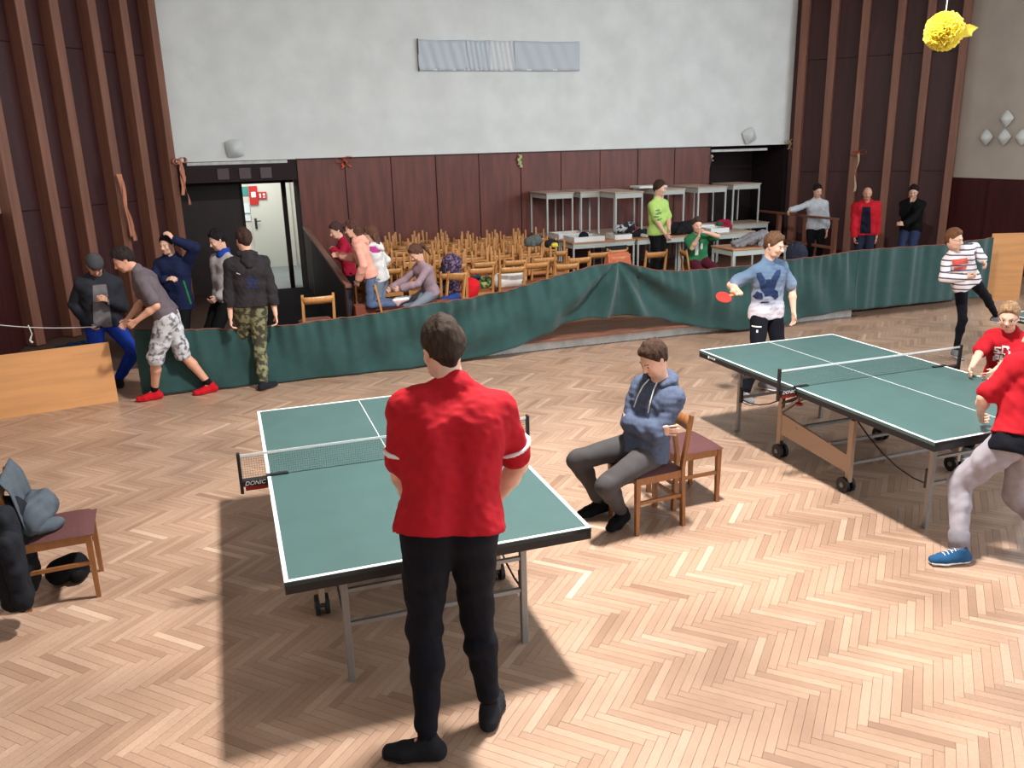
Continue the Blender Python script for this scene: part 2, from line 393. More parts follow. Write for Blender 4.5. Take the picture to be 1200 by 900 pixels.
# corridor seen through the open leaf
co = empty('trim_1', (0,0,0), kind='structure')
MB().box((.7, 18.8, -.02), (2.6, 3.6, .06)).build('corridor_floor', M['hall_floor'], co)
MB().box((.7, 20.5, 1.4), (2.8, .1, 2.9)).box((-.6, 18.8, 1.4), (.1, 3.4, 2.9)).box((2.05, 18.8, 1.4), (.1, 3.4, 2.9)).box((.7, 18.8, 2.85), (2.8, 3.6, .1)).build('corridor_wall', M['hall_white'], co)
def cz(px, py): return J(px, py, 20.4)
dd = empty('door_2', (0,0,0), kind='structure')
a = cz(299, 219); b_ = cz(319, 305)
MB().box((cz(293,240).x+.46, 20.42, 1.02), (.92, .05, 2.04)).build('door_leaf', mat('pale_green_door', srgb(210,212,202), .45), dd, bevel=.004)
h = cz(300, 262); MB().box((h.x, 20.38, h.z), (.05, .02, .24)).tube([(h.x,20.37,h.z+.06),(h.x,20.31,h.z+.06),(h.x+.11,20.31,h.z+.06)], .012).build('door_handle', M['steel_dk'], dd)
for (px, py, wd, hh, mm, nm, lb) in ((288,224,.16,.2,'teal','notice','teal and white notice taped to the corridor wall'),(288,244,.18,.22,'paper','notice','long white notice on the corridor wall under the teal one'),(290,256,.14,.12,'paper','notice','small white note lowest on the corridor wall')):
    p = cz(px, py); tag(MB().box((p.x, 20.43, p.z), (wd, .01, hh)).build(nm, M[mm]), lb, 'paper notice')
p = cz(297, 229); e = empty('fire_poster', (p.x, 20.36, p.z), 0, 'red upright poster with white block seen through the open door', 'poster')
MB().box((0,0,0), (.19,.01,.42)).build('sheet', M['red_sign'], e); MB().box((.0,-.008,.02), (.1,.005,.12)).build('print', M['paper'], e)
p = cz(306, 229); e = empty('fire_sign', (p.x+.02, 20.36, p.z), 0, 'small square red sign with white symbols on the pale corridor door', 'sign')
MB().box((0,0,0), (.2,.01,.16)).build('sheet', M['red_sign'], e)
MB().box((-.045,-.008,.0), (.035,.005,.09)).box((.04,-.008,.02), (.05,.005,.05)).box((.04,-.008,-.04),(.05,.005,.02)).build('symbol', M['paper'], e)
# right recess
r2 = empty('door_3', (0,0,0), kind='structure')
MB().box((9.98, 16.75, 1.25), (.12, 1.2, 2.5)).box((12.1, 16.7, 1.25), (.2, 1.4, 2.5)).box((11.0, 17.4, 1.25), (2.2, .1, 2.5)).box((11.0, 16.8, 2.53), (2.2, 1.2, .06)).build('reveal', M['recess'], r2)
MB().box((10.75, 16.03, 2.40), (1.4, .04, .05)).build('lintel_strip', M['kerb'], r2)
for x in (10.2, 10.72):
    Mr = Matrix.Rotation(.25 if x > 10.3 else .5, 3, 'Y')
    MB().box((x, 17.3, 2.2), (.3,.02,.3), Mr).build('glass_square', mat('dim_glass_square2', srgb(128,128,136), .3), r2)

# stage platform with white kerb, brown kerb beyond
st = empty('trim_2', (0,0,0), kind='structure')
MB().box((4.68, 13.05, .08), (8.4, 5.94, .155)).build('stage_base', M['kerb'], st)
MB().box((4.66, 9.985, .165), (8.48, .16, .03)).build('stage_nosing', mat('worn_red_nosing', srgb(124,78,60), .5, var=.15), st, bevel=.004)
nb = 26; bw = (16.0-10.06)/nb
for i in range(nb):
    MB().box((5.16, 10.065+bw*(i+.5), .16), (7.46, bw-.004, .02)).build('board', M['stage'], st)
MB().box((.925, 13.03, .16), (.99, 5.9, .02)).build('dark_strip', M['dark_boards'], st)  # left strip of the platform top, coloured near black
MB().box((10.12, 13.2, .08), (2.46, 5.6, .155)).build('stage_base', M['brown_kerb'], st)
MB().box((10.12, 10.40, .165), (2.48, .12, .026)).build('stage_nosing', M['brown_kerb'], st)
for i in range(24): MB().box((10.12, 10.56+.2275*i, .16), (2.46, .2235, .02)).build('board', M['stage'], st)
# small square milk glass lamps
def sconce(name, loc, d, rot, label, size=.3):
    e = empty(name, loc, 0, label, 'lamp', 'square milk glass wall lamps'); d = Vector(d)
    q = d.to_track_quat('Z', 'Y').to_matrix() @ Matrix.Rotation(rot, 3, 'Z')
    b = MB(); nn = 6
    def fn(u, v):
        x, y = u*2-1, v*2-1; h_ = .10*(1-x*x)*(1-y*y)**.8 + .01*(1 - .5*max(abs(x),abs(y))); pin = 1-.06*((1-x*x)+(1-y*y))/2
        k_ = 1 - .10*(x*x*y*y)
        return q @ Vector((x*size/2*k_, y*size/2*k_, h_+.03))
    b.grid(fn, 8, 8); b.build('glass_shade', M['glass_lamp'], e, smooth=True)
    MB().box((0,0,0), (size*.8,size*.8,.04), q.to_3x3()).build('back_plate', M['steel'], e)
    return e
sconce('wall_lamp', (.37, 15.99, 2.70), (0,-1,0), .12, 'square milk glass lamp on the white wall above the open door at the left')
sconce('wall_lamp', (10.94, 15.99, 2.69), (0,-1,0), .45, 'tilted square glass lamp on the white wall above the dark right recess')
for i, (px, py, lb) in enumerate(((1181,139,'topmost diamond glass lamp on the beige right wall'),(1157,161,'leftmost diamond glass lamp in the lower row on the beige right wall'),(1178,161,'diamond glass lamp straight below the topmost one on the beige right wall'),(1199,161,'diamond glass lamp cut by the right edge of the picture'))):
    d = ray(px, py); p = O_ + d*(14.19/d.x)
    sconce('wall_lamp', p, (-1,0,0), PI/4+.05, lb, .25)
# cloth banner high on the back wall
bn = empty('cloth_banner', (3.75, 15.97, 3.99), 0, 'long white blank cloth banner pinned high on the grey plaster wall', 'banner')
def ban(x0, x1, m, nm, ph):
    b = MB()
    def fn(u, v):
        x = x0+(x1-x0)*u; z = .54*v - .012*math.sin(u*PI)*(v)
        return (x, -.02-.012*abs(math.sin(u*9+ph+v*1.5))*(1-.5*v) - .01*math.sin(u*31+v*5+ph), z)
    b.grid(fn, 40, 8); b.build(nm, m, bn, smooth=True, solid=.002)
ban(0, .92, M['banner'], 'cloth_panel', 0); ban(.92, 1.38, M['banner'], 'cloth_panel', 2); ban(1.38, 1.86, M['banner_w'], 'cloth_panel', 1); ban(1.86, 3.22, M['banner'], 'cloth_panel', 4)
MB().box((.005, -.02, .27), (.02,.02,.56)).build('end_batten', M['steel_dk'], bn); MB().box((1.6, -.015, .02), (3.2,.012,.03)).build('bottom_hem', M['banner_w'], bn)
# stage side rails
def rail(name, label, x, y0, y1, z0, z1, solid=None):
    e = empty(name, (x, y0, .17), 0, label, 'railing')
    L_ = y1-y0
    MB().bar((0,0,z0), (0,L_,z1), .09, .04, up=(0,0,1)).build('handrail', M['post'], e, bevel=.004)
    for k_ in range(3 if not solid else 2):
        t = (k_+.02)/(2.9 if not solid else 1.3); MB().box((0, L_*t+.04, (z0+(z1-z0)*t)/2), (.07,.09,z0+(z1-z0)*t-.02)).build('rail_post', M['post'], e)
    MB().box((0, L_/2, .36), (.05, L_, .05)).build('lower_rail', M['post'], e)
    if solid: MB().add([(-.03,.05,0),(-.03,L_,0),(-.03,L_,z1-.03),(-.03,.05,z0-.03),(.03,.05,0),(.03,L_,0),(.03,L_,z1-.03),(.03,.05,z0-.03)], [(0,1,2,3),(7,6,5,4),(0,4,5,1),(1,5,6,2),(2,6,7,3),(3,7,4,0)]).build('infill_panel', mat('dark_blue_black_panel', srgb(36,32,40), .6), e)
    return e
rail('stage_railing', 'dark brown open wooden railing at the right end of the stage under the resting hand', 11.28, 13.4, 15.95, .92, .92)
rail('stage_railing', 'dark solid stage railing at the left where the girl in red leans', 1.45, 10.7, 15.95, .78, 1.1, True)
MB_ = MB().box((1.62, 10.65, .4), (.26, .2, .62)).build('stage_box', mat('reddish_box', srgb(128,66,46), .5), None, bevel=.006)
tag(MB_, 'small reddish brown wooden box at the end of the left stage railing', 'box')
# ------------------------------------------------------------------ table tennis tables
TL, TW, TZ = 2.74, 1.525, .76
def text_mesh(name, s, size, m, parent, Mx, ext=.0006, font_shear=0.0):
    cu = bpy.data.curves.new(name, 'FONT'); cu.body = s; cu.size = size; cu.extrude = ext; cu.align_x = 'CENTER'; cu.align_y = 'CENTER'; cu.shear = font_shear; cu.resolution_u = 3
    t = bpy.data.objects.new('tmp', cu); C.objects.link(t)
    me = bpy.data.meshes.new_from_object(t.evaluated_get(bpy.context.evaluated_depsgraph_get())); bpy.data.objects.remove(t)
    me.transform(Mx); o = link(name, me, m, parent); return o
def tt_table(loc, rz, label):
    """u along length (0 far end .. 2.74 near end) = local +X, v across = local +Y"""
    e = empty('table_tennis_table', loc, rz, label, 'table', 'table tennis tables')
    L2 = TL/2
    for k in (0, 1):
        s = 1 if k else -1
        MB().box((L2+s*(L2/2+.002), TW/2, TZ-.011), (L2-.004, TW, .022)).build('playing_surface', M['table_green'], e)
        fr = MB(); x0, x1 = (L2+.004, TL) if k else (0, L2-.004)
        fr.box(((x0+x1)/2, .012, TZ-.034), (x1-x0, .022, .058)).box(((x0+x1)/2, TW-.012, TZ-.034), (x1-x0, .022, .058))
        fr.box((TL-.011 if k else .011, TW/2, TZ-.034), (.022, TW-.03, .058)).box((L2+s*.02, TW/2, TZ-.045), (.03, TW-.06, .04))
        fr.build('edge_frame', M['edge'], e)
    zl = TZ+.0009
    MB().box((L2, .01, zl), (TL, .02, .0016)).box((L2, TW-.01, zl), (TL, .02, .0016)).box((.01, TW/2, zl), (.02, TW-.042, .0016)).box((TL-.01, TW/2, zl), (.02, TW-.042, .0016)).build('border_lines', M['white'], e)
    MB().box((L2, TW/2, zl-.0002), (TL-.045, .005, .0014)).build('centre_line', M['white'], e)
    ul, vl = .257, .287
    for u in (ul, TL-ul):
        for v in (vl, TW-vl):
            MB().box((u, v, (TZ-.06)/2), (.035, .035, TZ-.06)).build('leg', M['steel'], e, bevel=.003)
        for z in (.33,): MB().box((u, TW/2, z), (.022, TW-2*vl, .022)).build('crossbar', M['steel'], e)
        MB().box((u, TW/2, .52), (.02, TW-2*vl, .02)).build('crossbar', M['steel'], e)
        for v in (vl, TW-vl):
            s = 1 if u > L2 else -1
            MB().box((u-s*.028, v, .36), (.03,.03,.14)).build('leg_lock', M['black_plastic'], e, bevel=.004)
            m_ = MB(); pts = [(u, v, .32)] + [(u-s*(.75*t), v, .32+.26*t**1.4-.05*math.sin(PI*t)) for t in (.2,.4,.6,.8,1.0)]
            m_.tube(pts, .006, 6).build('folding_rod', M['steel_dk'], e)
    # undercarriage: two side plates, arms, bars, four double wheels
    for v in (.22, TW-.22):
        m_ = MB(); m_.add([(L2-.42,v-.01,.40),(L2+.42,v-.01,.30),(L2+.42,v-.01,.16),(L2-.42,v-.01,.22),(L2-.42,v+.01,.40),(L2+.42,v+.01,.30),(L2+.42,v+.01,.16),(L2-.42,v+.01,.22)], [(3,2,1,0),(4,5,6,7),(0,1,5,4),(1,2,6,5),(2,3,7,6),(3,0,4,7)])
        m_.build('side_plate', M['beige_metal'], e)
        for u in (L2-.42, L2+.42):
            MB().box((u, v, .34), (.05, .035, .5)).build('post', M['beige_metal'], e, bevel=.003)
        for u in (L2-.4, L2+.4):
            wh = MB(); r_ = .062
            for dv in (-.028, .028):
                wh.tube([(u, v+dv-.012, r_), (u, v+dv+.012, r_)], r_, 18)
            wo = wh.build('wheel', M['rubber'], e, smooth=False)
            MB().tube([(u, v-.046, r_), (u, v+.046, r_)], .02, 10).build('hub', M['hub'], wo)
            MB().box((u, v, .11), (.035, .02, .09)).build('fork', M['black_plastic'], wo)
    for u in (L2-.42, L2-.2, L2+.2, L2+.42):
        MB().box((u, TW/2, .24 if abs(u-L2) > .3 else .33), (.022, TW-.42, .022)).build('crossbar', M['steel'], e)
    for v in (.33, TW-.33):
        m_ = MB(); m_.add([(L2-.40,v-.13,.50),(L2-.40,v+.13,.50),(L2-.05,v+.11,.70),(L2-.05,v-.11,.70),(L2-.40,v-.13,.485),(L2-.40,v+.13,.485),(L2-.05,v+.11,.685),(L2-.05,v-.11,.685)], [(0,1,2,3),(7,6,5,4),(0,4,5,1),(1,5,6,2),(2,6,7,3),(3,7,4,0)])
        m_.build('bracket_plate', M['steel_dk'], e)
    for v in (.22, TW-.22): MB().bar((L2-.40, v, .42), (L2-.02, v, .71), .05, .02).build('brace', M['steel'], e)
    # net
    nt = MB(); y0, y1 = -.15, TW+.15; zb, zt = TZ+.004, TZ+.15
    k = int((y1-y0)/.014)
    for i in range(k+1):
        y = y0+(y1-y0)*i/k; nt.add([(L2,y-.0008,zb),(L2,y+.0008,zb),(L2,y+.0008,zt),(L2,y-.0008,zt)], [(0,1,2,3)])
    for i in range(11):
        z = zb+(zt-zb)*i/10; nt.add([(L2+.0004,y0,z-.0008),(L2+.0004,y1,z-.0008),(L2+.0004,y1,z+.0008),(L2+.0004,y0,z+.0008)], [(0,1,2,3)])
    no = nt.build('net', M['net'], e)
    MB().box((L2, TW/2, zt), (.004, y1-y0, .014)).build('tape', M['white'], no)
    for side in (-1, 1):
        v = -.1525 if side < 0 else TW+.1525; vi = 0 if side < 0 else TW
        po = MB(); po.box((L2, v, TZ+.04), (.03, .02, .26)).build('net_post', M['black_plastic'], e, bevel=.004)
        cl = MB().box((L2, (v+vi)/2+(-side)*.03, TZ-.022), (.05, .2, .034)).box((L2, vi-side*.06, TZ+.006), (.03, .13, .008)).build('net_clamp', M['black_plastic'], e)
        MB().box((L2, (v+vi)/2-side*.01, TZ-.055), (.04, .13, .03)).build('clamp_jaw', M['red_plastic'], cl, bevel=.004)
        MB().tube([(L2, vi-side*.05, TZ-.14), (L2, vi-side*.05, TZ-.07)], .008, 8).tube([(L2, vi-side*.05, TZ-.15), (L2, vi-side*.05, TZ-.135)], .03, 10).build('clamp_screw', M['red_plastic'], cl)
        if side < 0:
            Mx = Matrix.Translation((L2+.0262, v+.078, TZ-.022)) @ Matrix.Rotation(PI/2, 4, 'Z') @ Matrix.Rotation(PI/2, 4, 'X')
            text_mesh('lettering', 'DONIC', .036, M['white'], cl, Mx, font_shear=.3)
    # small maker's marks on the outer long edge
    mk = MB()
    for i, w_ in enumerate((.03,.012,.018,.012,.02)): mk.box((.16+i*.024, -.0005, TZ-.032), (w_*.7, .002, .014 if i else .022))
    mk.build('maker_mark', M['white'], e)
    return e
T1 = tt_table((.093, 6.294, 0), math.radians(-90.2), 'green table tennis table in the left foreground, tall player in red at its end')
T2 = tt_table((4.079, 6.573, 0), math.radians(-89.1), 'green table tennis table at the right, the blue shirted player behind its far end')
T3 = dup(T1); place(T3, (7.84, 6.62, 0), math.radians(-89.5), 'third green table tennis table, only its corner showing at the right picture edge')

# ------------------------------------------------------------------ chairs
def make_chair(seatm, wood, seat_h=.45, back=.82, label='', group=''):
    """faces local +Y, origin on the floor under the seat centre"""
    e = empty('wooden_chair', (0,0,0), 0, label, 'chair', group)
    w_, d_ = .40, .40
    for s in (-1, 1):
        x = s*(w_/2-.018)
        b = MB(); b.bar((x, -d_/2+.0, 0), (x, -d_/2+.02, seat_h), .026, .036, up=(1,0,0)); b.bar((x, -d_/2+.02, seat_h), (x, -d_/2-.045, back), .026, .036, up=(1,0,0), we=(.022,.03))
        b.build('back_leg', wood, e)
        MB().bar((x, d_/2-.02, seat_h-.02), (x, d_/2-.02, 0), .036, .036, up=(1,0,0), we=(.026,.026)).build('front_leg', wood, e)
        MB().box((x, 0, seat_h-.045), (.022, d_-.05, .055)).build('side_rail', wood, e)
        MB().box((x, 0, .24), (.018, d_-.04, .024)).build('stretcher', wood, e)
    MB().box((0, d_/2-.022, seat_h-.045), (w_-.05, .022, .055)).build('seat_rail', wood, e); MB().box((0, -d_/2+.02, seat_h-.045), (w_-.05, .022, .055)).build('seat_rail', wood, e)
    MB().box((0, -d_/2+.012, .20), (w_-.05, .018, .024)).build('rear_stretcher', wood, e)
    s = MB(); n = 10
    def fn(u, v):
        x, y = u*2-1, v*2-1; f = (1-abs(x)**6)*(1-abs(y)**6)
        return (x*(w_/2+.004)*(1-.06*(1-(y+1)/2)), y*(d_/2+.002)+.012, seat_h-.018+.036*f**.5)
    s.grid(fn, n, n); s.box((0, .012, seat_h-.026), (w_-.03, d_-.02, .02)); s.build('seat', seatm, e, smooth=True)
    b = MB()
    def bk(u, v):
        x = u*2-1; return (x*(w_/2-.012), -d_/2-.034+.012*(v*2-1)*-1 -.03*(1-x*x)*1.0, back-.115+.085*v)
    b.grid(bk, 8, 2); b.build('backrest', wood, e, smooth=True, solid=.016)
    return e
ch_a = make_chair(M['seat'], M['beech_dk'], label='', group=None)
H2 = PI/2
place(ch_a, (2.66, 4.93, 0), H2+math.radians(4), 'wooden chair with maroon seat on which the young man in the blue hoodie sits')
c2 = dup(ch_a); place(c2, (3.13, 5.2, 0), -H2+math.radians(2), 'empty wooden chair with maroon seat standing back to back behind the hoodie wearer')
c3 = dup(ch_a); place(c3, (-1.18, 5.41, 0), -H2+math.radians(4), 'wooden chair with maroon seat at the left, jackets hung over its back')
# stage chairs
ch_b = make_chair(M['seat_w'], M['beech'], label='', group=None)
SZ = .17
place(ch_b, (.98, 10.32, SZ), .04, 'lone wooden chair standing left of the stage box, only its back above the curtain')
def bchair(x, y, rz, label, group=None, z=SZ, tilt=None):
    o = dup(ch_b); place(o, (x, y, z), rz, label, group, tilt); 
    if group is None and 'group' in o: del o['group']
    return o
bchair(1.98, 10.66, -H2+.05, 'wooden chair on which the girl in the pink jacket kneels beside the stage box')
bchair(2.72, 10.82, H2+.4, 'wooden chair on which the girl tying the shoe sits')
bchair(2.98, 11.35, -.1, 'wooden chair buried under the violet check jacket')
bchair(3.44, 11.62, -.04, 'wooden chair with the red bag hung on its left, backrest towards the curtain')
bchair(3.88, 11.50, -.06, 'wooden chair with the round white bag on its seat')
bchair(4.32, 11.75, .05, 'wooden chair right of the white bag, dark cloth under it')
bchair(4.66, 11.42, .06, 'wooden chair nearest the curtain left of its peak')
bchair(5.10, 11.95, .03, 'wooden chair between the packed rows and the orange brown cloth')
bchair(5.62, 12.35, .03, 'wooden chair standing against the front lower desks')
bchair(5.66, 11.75, .05, 'wooden chair draped with the orange brown cloth at the curtain peak')
bchair(6.42, 11.95, .02, 'wooden chair in front of the boy in the lime shirt')
bchair(7.12, 11.62, -H2-.25, 'wooden chair on which the boy in the green football shirt sits')
grp_u, grp_d = 'wooden chairs in the packed rows on the stage', 'upturned wooden chairs on the packed rows'
rr = random.Random(5)
rows = [(12.2, 2.15, 4.95, True), (12.85, 2.1, 5.2, True), (13.5, 2.05, 5.3, True), (14.15, 2.3, 5.4, True), (14.8, 2.5, 5.5, True), (15.45, 2.7, 5.5, True)]
ORD = ['first','second','third','fourth','fifth','sixth','seventh','eighth','ninth','tenth']
for ri, (y, x0, x1, up) in enumerate(rows):
    x = x0 + rr.uniform(0,.1); cnt = 0
    while x < x1:
        if True:
            cnt += 1; wh = '%s from the left in the %s packed row' % (ORD[cnt-1], ORD[ri] if ri else 'nearest')
            bchair(x, y + rr.uniform(-.02,.02), rr.uniform(-.05,.05), 'upright beech chair, ' + wh, grp_u)
            if up and rr.random() < .93:
                bchair(x + rr.uniform(-.03,.03), y+.075+rr.uniform(-.02,.02), 0, 'upturned beech chair, ' + wh, grp_d, z=SZ+.945, tilt=(PI, 0, rr.uniform(-.05,.05)))
        x += .47 + rr.uniform(0,.04)

# ------------------------------------------------------------------ desks
def make_desk(w_, d_, h_, topm):
    e = empty('desk', (0,0,0), 0, '', 'table')
    MB().box((w_/2, d_/2, h_-.011), (w_, d_, .022)).build('desk_top', topm, e, bevel=.002)
    for x in (.03, w_-.03):
        for y in (.03, d_-.03): MB().box((x, y, (h_-.022)/2), (.028,.028,h_-.022)).build('leg', M['desk_metal'], e)
    a = MB(); zz = h_-.022-.045
    a.box((w_/2, .03, zz), (w_-.08, .02, .09)).box((w_/2, d_-.03, zz), (w_-.08, .02, .09)).box((.03, d_/2, zz), (.02, d_-.08, .09)).box((w_-.03, d_/2, zz), (.02, d_-.08, .09))
    a.build('apron', M['desk_metal'], e)
    return e
desks = []
def desk(x, y, z, w_, d_, topm, label, rz=0):
    e = make_desk(w_, d_, .76, topm); place(e, (x, y, z), rz, label); e['group'] = 'desks stacked on the stage'; desks.append(e); return e
D1, D2 = M['desk_top'], M['desk_top2']
LZ = SZ+.76
rown = ['front', 'second', 'rear']; coln = ['left end', 'second from the left', 'third from the left', 'right end']
for r_, (yy, dd_) in enumerate(((13.74, .64), (14.42, .64), (15.10, .64))):
    for c_, xx in enumerate((5.86, 7.14, 8.42, 9.70)):
        if c_ == 3 and r_ < 2: continue
        desk(xx, yy, SZ, 1.25, dd_, D2 if r_ == 0 and c_ < 2 else D1, 'lower desk in the %s row of the stack, %s' % (rown[r_], coln[c_]))
desk(7.72, 11.55, SZ, 1.05, .66, D2, 'single low desk at the right with the grey jackets on top')
for (pa, pb, yy, lb) in ((640, 673, 15.0, 'upper desk farthest left on the stack, legs above the packed chairs'), (721, 755, 14.28, 'upper desk just left of the boy in the lime shirt'), (776, 804, 14.6, 'upper desk just right of the boy in the lime shirt'), (818, 853, 14.66, 'upper desk straight above the boy in green'), (859, 892, 15.12, 'upper desk at the right end of the stack'),
        (680, 704, 14.95, 'upper desk second from the left on the stack')):
    xa, xb = J(pa, 222, yy).x, J(pb, 222, yy).x
    e = make_desk(xb-xa, min(1.25, 15.93-yy), .81, D1); place(e, (xa, yy, LZ), 0, lb); e['group'] = 'desks stacked on the stage'
def tray(px, y, w_, d_, label):
    e = empty('shallow_drawer', (J(px, 275, y).x, y, LZ), 0, label, 'drawer', 'white drawers between the desks')
    MB().box((w_/2, .01, .045), (w_, .02, .085)).build('front', M['white'], e); MB().box((w_/2, d_-.01, .045), (w_, .02, .085)).build('back', M['kerb'], e)
    for x in (.01, w_-.01): MB().box((x, d_/2, .045), (.02, d_-.04, .085)).build('side', M['kerb'], e)
    MB().box((w_/2, d_/2, .006), (w_-.04, d_-.04, .01)).build('bottom', M['desk_top'], e)
tray(673, 13.78, .60, .5, 'shallow white drawer on the front lower desk, the dark cap in it')
tray(721, 13.80, .34, .4, 'small white drawer on the lower desk left of the lime shirt boy')
tray(655, 14.46, .60, .5, 'shallow white drawer behind the one with the dark cap')
tray(833, 13.80, .40, .4, 'small white drawer between the boy in green and the grey jackets')
tag(MB().box((0,0,.02), (.62,.42,.04)).build('white_board', M['white'], None, bevel=.004), 'flat white board lying on top of the stacked desks behind the lime shirt boy', 'board').location = (J(760,214,15.3).x, 15.3, LZ+.812)

# ------------------------------------------------------------------ green barrier curtains
top_prof = [(-1.06,.80),(-.5,.74),(.1,.69),(.62,.69),(1.22,.71),(1.73,.735),(2.26,.785),(2.75,.82),(3.26,.86),(3.72,.935),(4.07,1.01),(4.55,1.10),(4.89,1.125),(5.15,1.05),(5.4,.985),(5.81,.94),(6.48,.93),(7.17,.955),(7.88,.985),(8.75,1.03)]
bot_prof = [(-1.06,.03),(.45,.012),(1.7,.012),(2.5,.02),(2.95,.05),(3.35,.14),(3.8,.27),(4.15,.38),(4.4,.42),(5.18,.40),(5.45,.33),(5.8,.22),(6.3,.10),(6.8,.03),(7.4,.06),(7.95,.12),(8.75,.17)]
def interp(pr, x):
    for (a, b), (c, d) in zip(pr, pr[1:]):
        if x <= c: t = max(0, (x-a)/(c-a)); t = t*t*(3-2*t)*.5 + t*.5; return b+(d-b)*t
    return pr[-1][1]
def curtain(name, label, x0, x1, top, bot, y, n, fold):
    e = empty(name, (x0, y, 0), 0, label, 'barrier cloth')
    def fn(u, v):
        x = x0+(x1-x0)*u; zt, zb = interp(top, x), interp(bot, x); z = zb+(zt-zb)*v
        f = fold(x, v, z); return (x-x0, f, z)
    g = MB(); g.grid(fn, n, 28); c_ = g.build('cloth', M['curtain'], e, smooth=True, solid=.003)
    pts = [((x1-x0)*i/260, fold(x0+(x1-x0)*i/260, 1, interp(top, x0+(x1-x0)*i/260)), interp(top, x0+(x1-x0)*i/260)+.003) for i in range(261)]
    MB().tube(pts, .008, 6).build('hem', M['hem'], c_, smooth=True)
    return e
def foldL(x, v, z):
    f = .022*math.sin(x*17+math.sin(x*5)*1.3)*(.25+.75*v) + .014*math.sin(x*41+2*v)*v**2 + .016*math.sin(x*9+z*6+math.sin(x*3))
    # swags running down from the raised peak at x=4.85
    dx = x-4.85; r = math.hypot(dx, (1.12-z)*1.2)+.05; a = math.atan2(1.17-z, dx)
    k = math.exp(-(dx/1.9)**2); f += k*(.075*math.sin(a*9+.6)*min(1, r*1.4)+ .03*math.sin(a*19+1)*min(1,r))
    # long diagonal creases
    f += .038*math.sin((z*2.2 + x*1.15)*4.2)*math.exp(-((x-6.6)/1.3)**2) + .036*math.sin((z*2.6 - x*.9)*4.6)*math.exp(-((x-2.8)/1.3)**2)
    return f
def foldR(x, v, z): return .024*math.sin(x*12+1.9*math.sin(x*2.7)) *(.7+.3*v) + .006*math.sin(x*31+math.sin(x*7))
curtain('green_curtain', 'long dark green barrier cloth along the stage, lifted to a peak in the middle', -1.06, 8.75, top_prof, bot_prof, 9.86, 520, foldL)
curtain('green_curtain', 'shorter green barrier cloth with upright folds before the three men at the right', 8.72, 11.30, [(8.72,1.03),(9.3,1.03),(10.2,1.02),(11.3,1.06)], [(8.72,.15),(9.5,.15),(10.4,.15),(11.3,.14)], 9.86, 200, foldR)
# slim barrier stands that carry the cloth
for i, (x, h_) in enumerate(((-1.0,.80),(2.3,.86),(6.75,.94),(8.73,1.02),(11.2,1.05))):
    lb = ['slim black stand at the left end of the green cloth','slim black stand under the green cloth behind the first table','slim black stand under the green cloth left of the blue shirted player','slim black stand where the two green cloths meet','slim black stand at the right end of the green cloth'][i]
    yb = 9.93; h_ = interp(top_prof, x) - .015 if x < 8.7 else 1.0
    e = empty('barrier_stand', (x, yb-.02, 0 if x < .4 else SZ-.0), 0, lb, 'stand'); b0 = 0 if x < .4 else SZ
    if x > .4: e.location.y = 10.02
    MB().tube([(0,0,.0),(0,0,h_-b0)], .008, 8).build('pole', M['steel_dk'], e); MB().box((0,.02,.006), (.2,.04,.012)).build('foot', M['steel_dk'], e)

# ------------------------------------------------------------------ plywood boards
def slab(name, label, pts, th, m):
    a, b, c_, d = [Vector(p) for p in pts]; n_ = (b-a).cross(d-a).normalized()*th
    o = MB().add([a,b,c_,d,a-n_,b-n_,c_-n_,d-n_], [(0,1,2,3),(7,6,5,4),(0,4,5,1),(1,5,6,2),(2,6,7,3),(3,7,4,0)]).build(name, m)
    return tag(o, label, 'board')
a, b = Zp(8,490,0), Zp(139,470,0)
dirn = (b-a).normalized(); a2 = a - dirn*.35
h_ = .66; back_ = Vector((-dirn.y, dirn.x, 0))*.10
slab('plywood_board', 'low wide orange plywood board standing on the floor at the left edge', [a2, b, b+back_+Vector((0,0,h_)), a2+back_+Vector((0,0,h_))], .018, M['ply'])
e = empty('prop_block', (0,0,0), 0, 'small dark block behind the left plywood board keeping it upright', 'block'); q = (a2+b)/2 + Vector((-dirn.y, dirn.x, 0))*.14
e.location = q; MB().box((0,0,.15), (.1,.12,.3)).build('block', M['black'], e); MB().box((0,0,.31), (.08,.1,.02)).build('cap', M['steel_dk'], e)
a, b = Zp(1153,352,0), Zp(1194,351,0); a.z = b.z = 0
up_ = Vector((0,0,1.08))
slab('plywood_board', 'tall narrow orange plywood board standing upright by the right end of the green cloth', [a, b, b+up_, a+up_], .02, M['ply'])
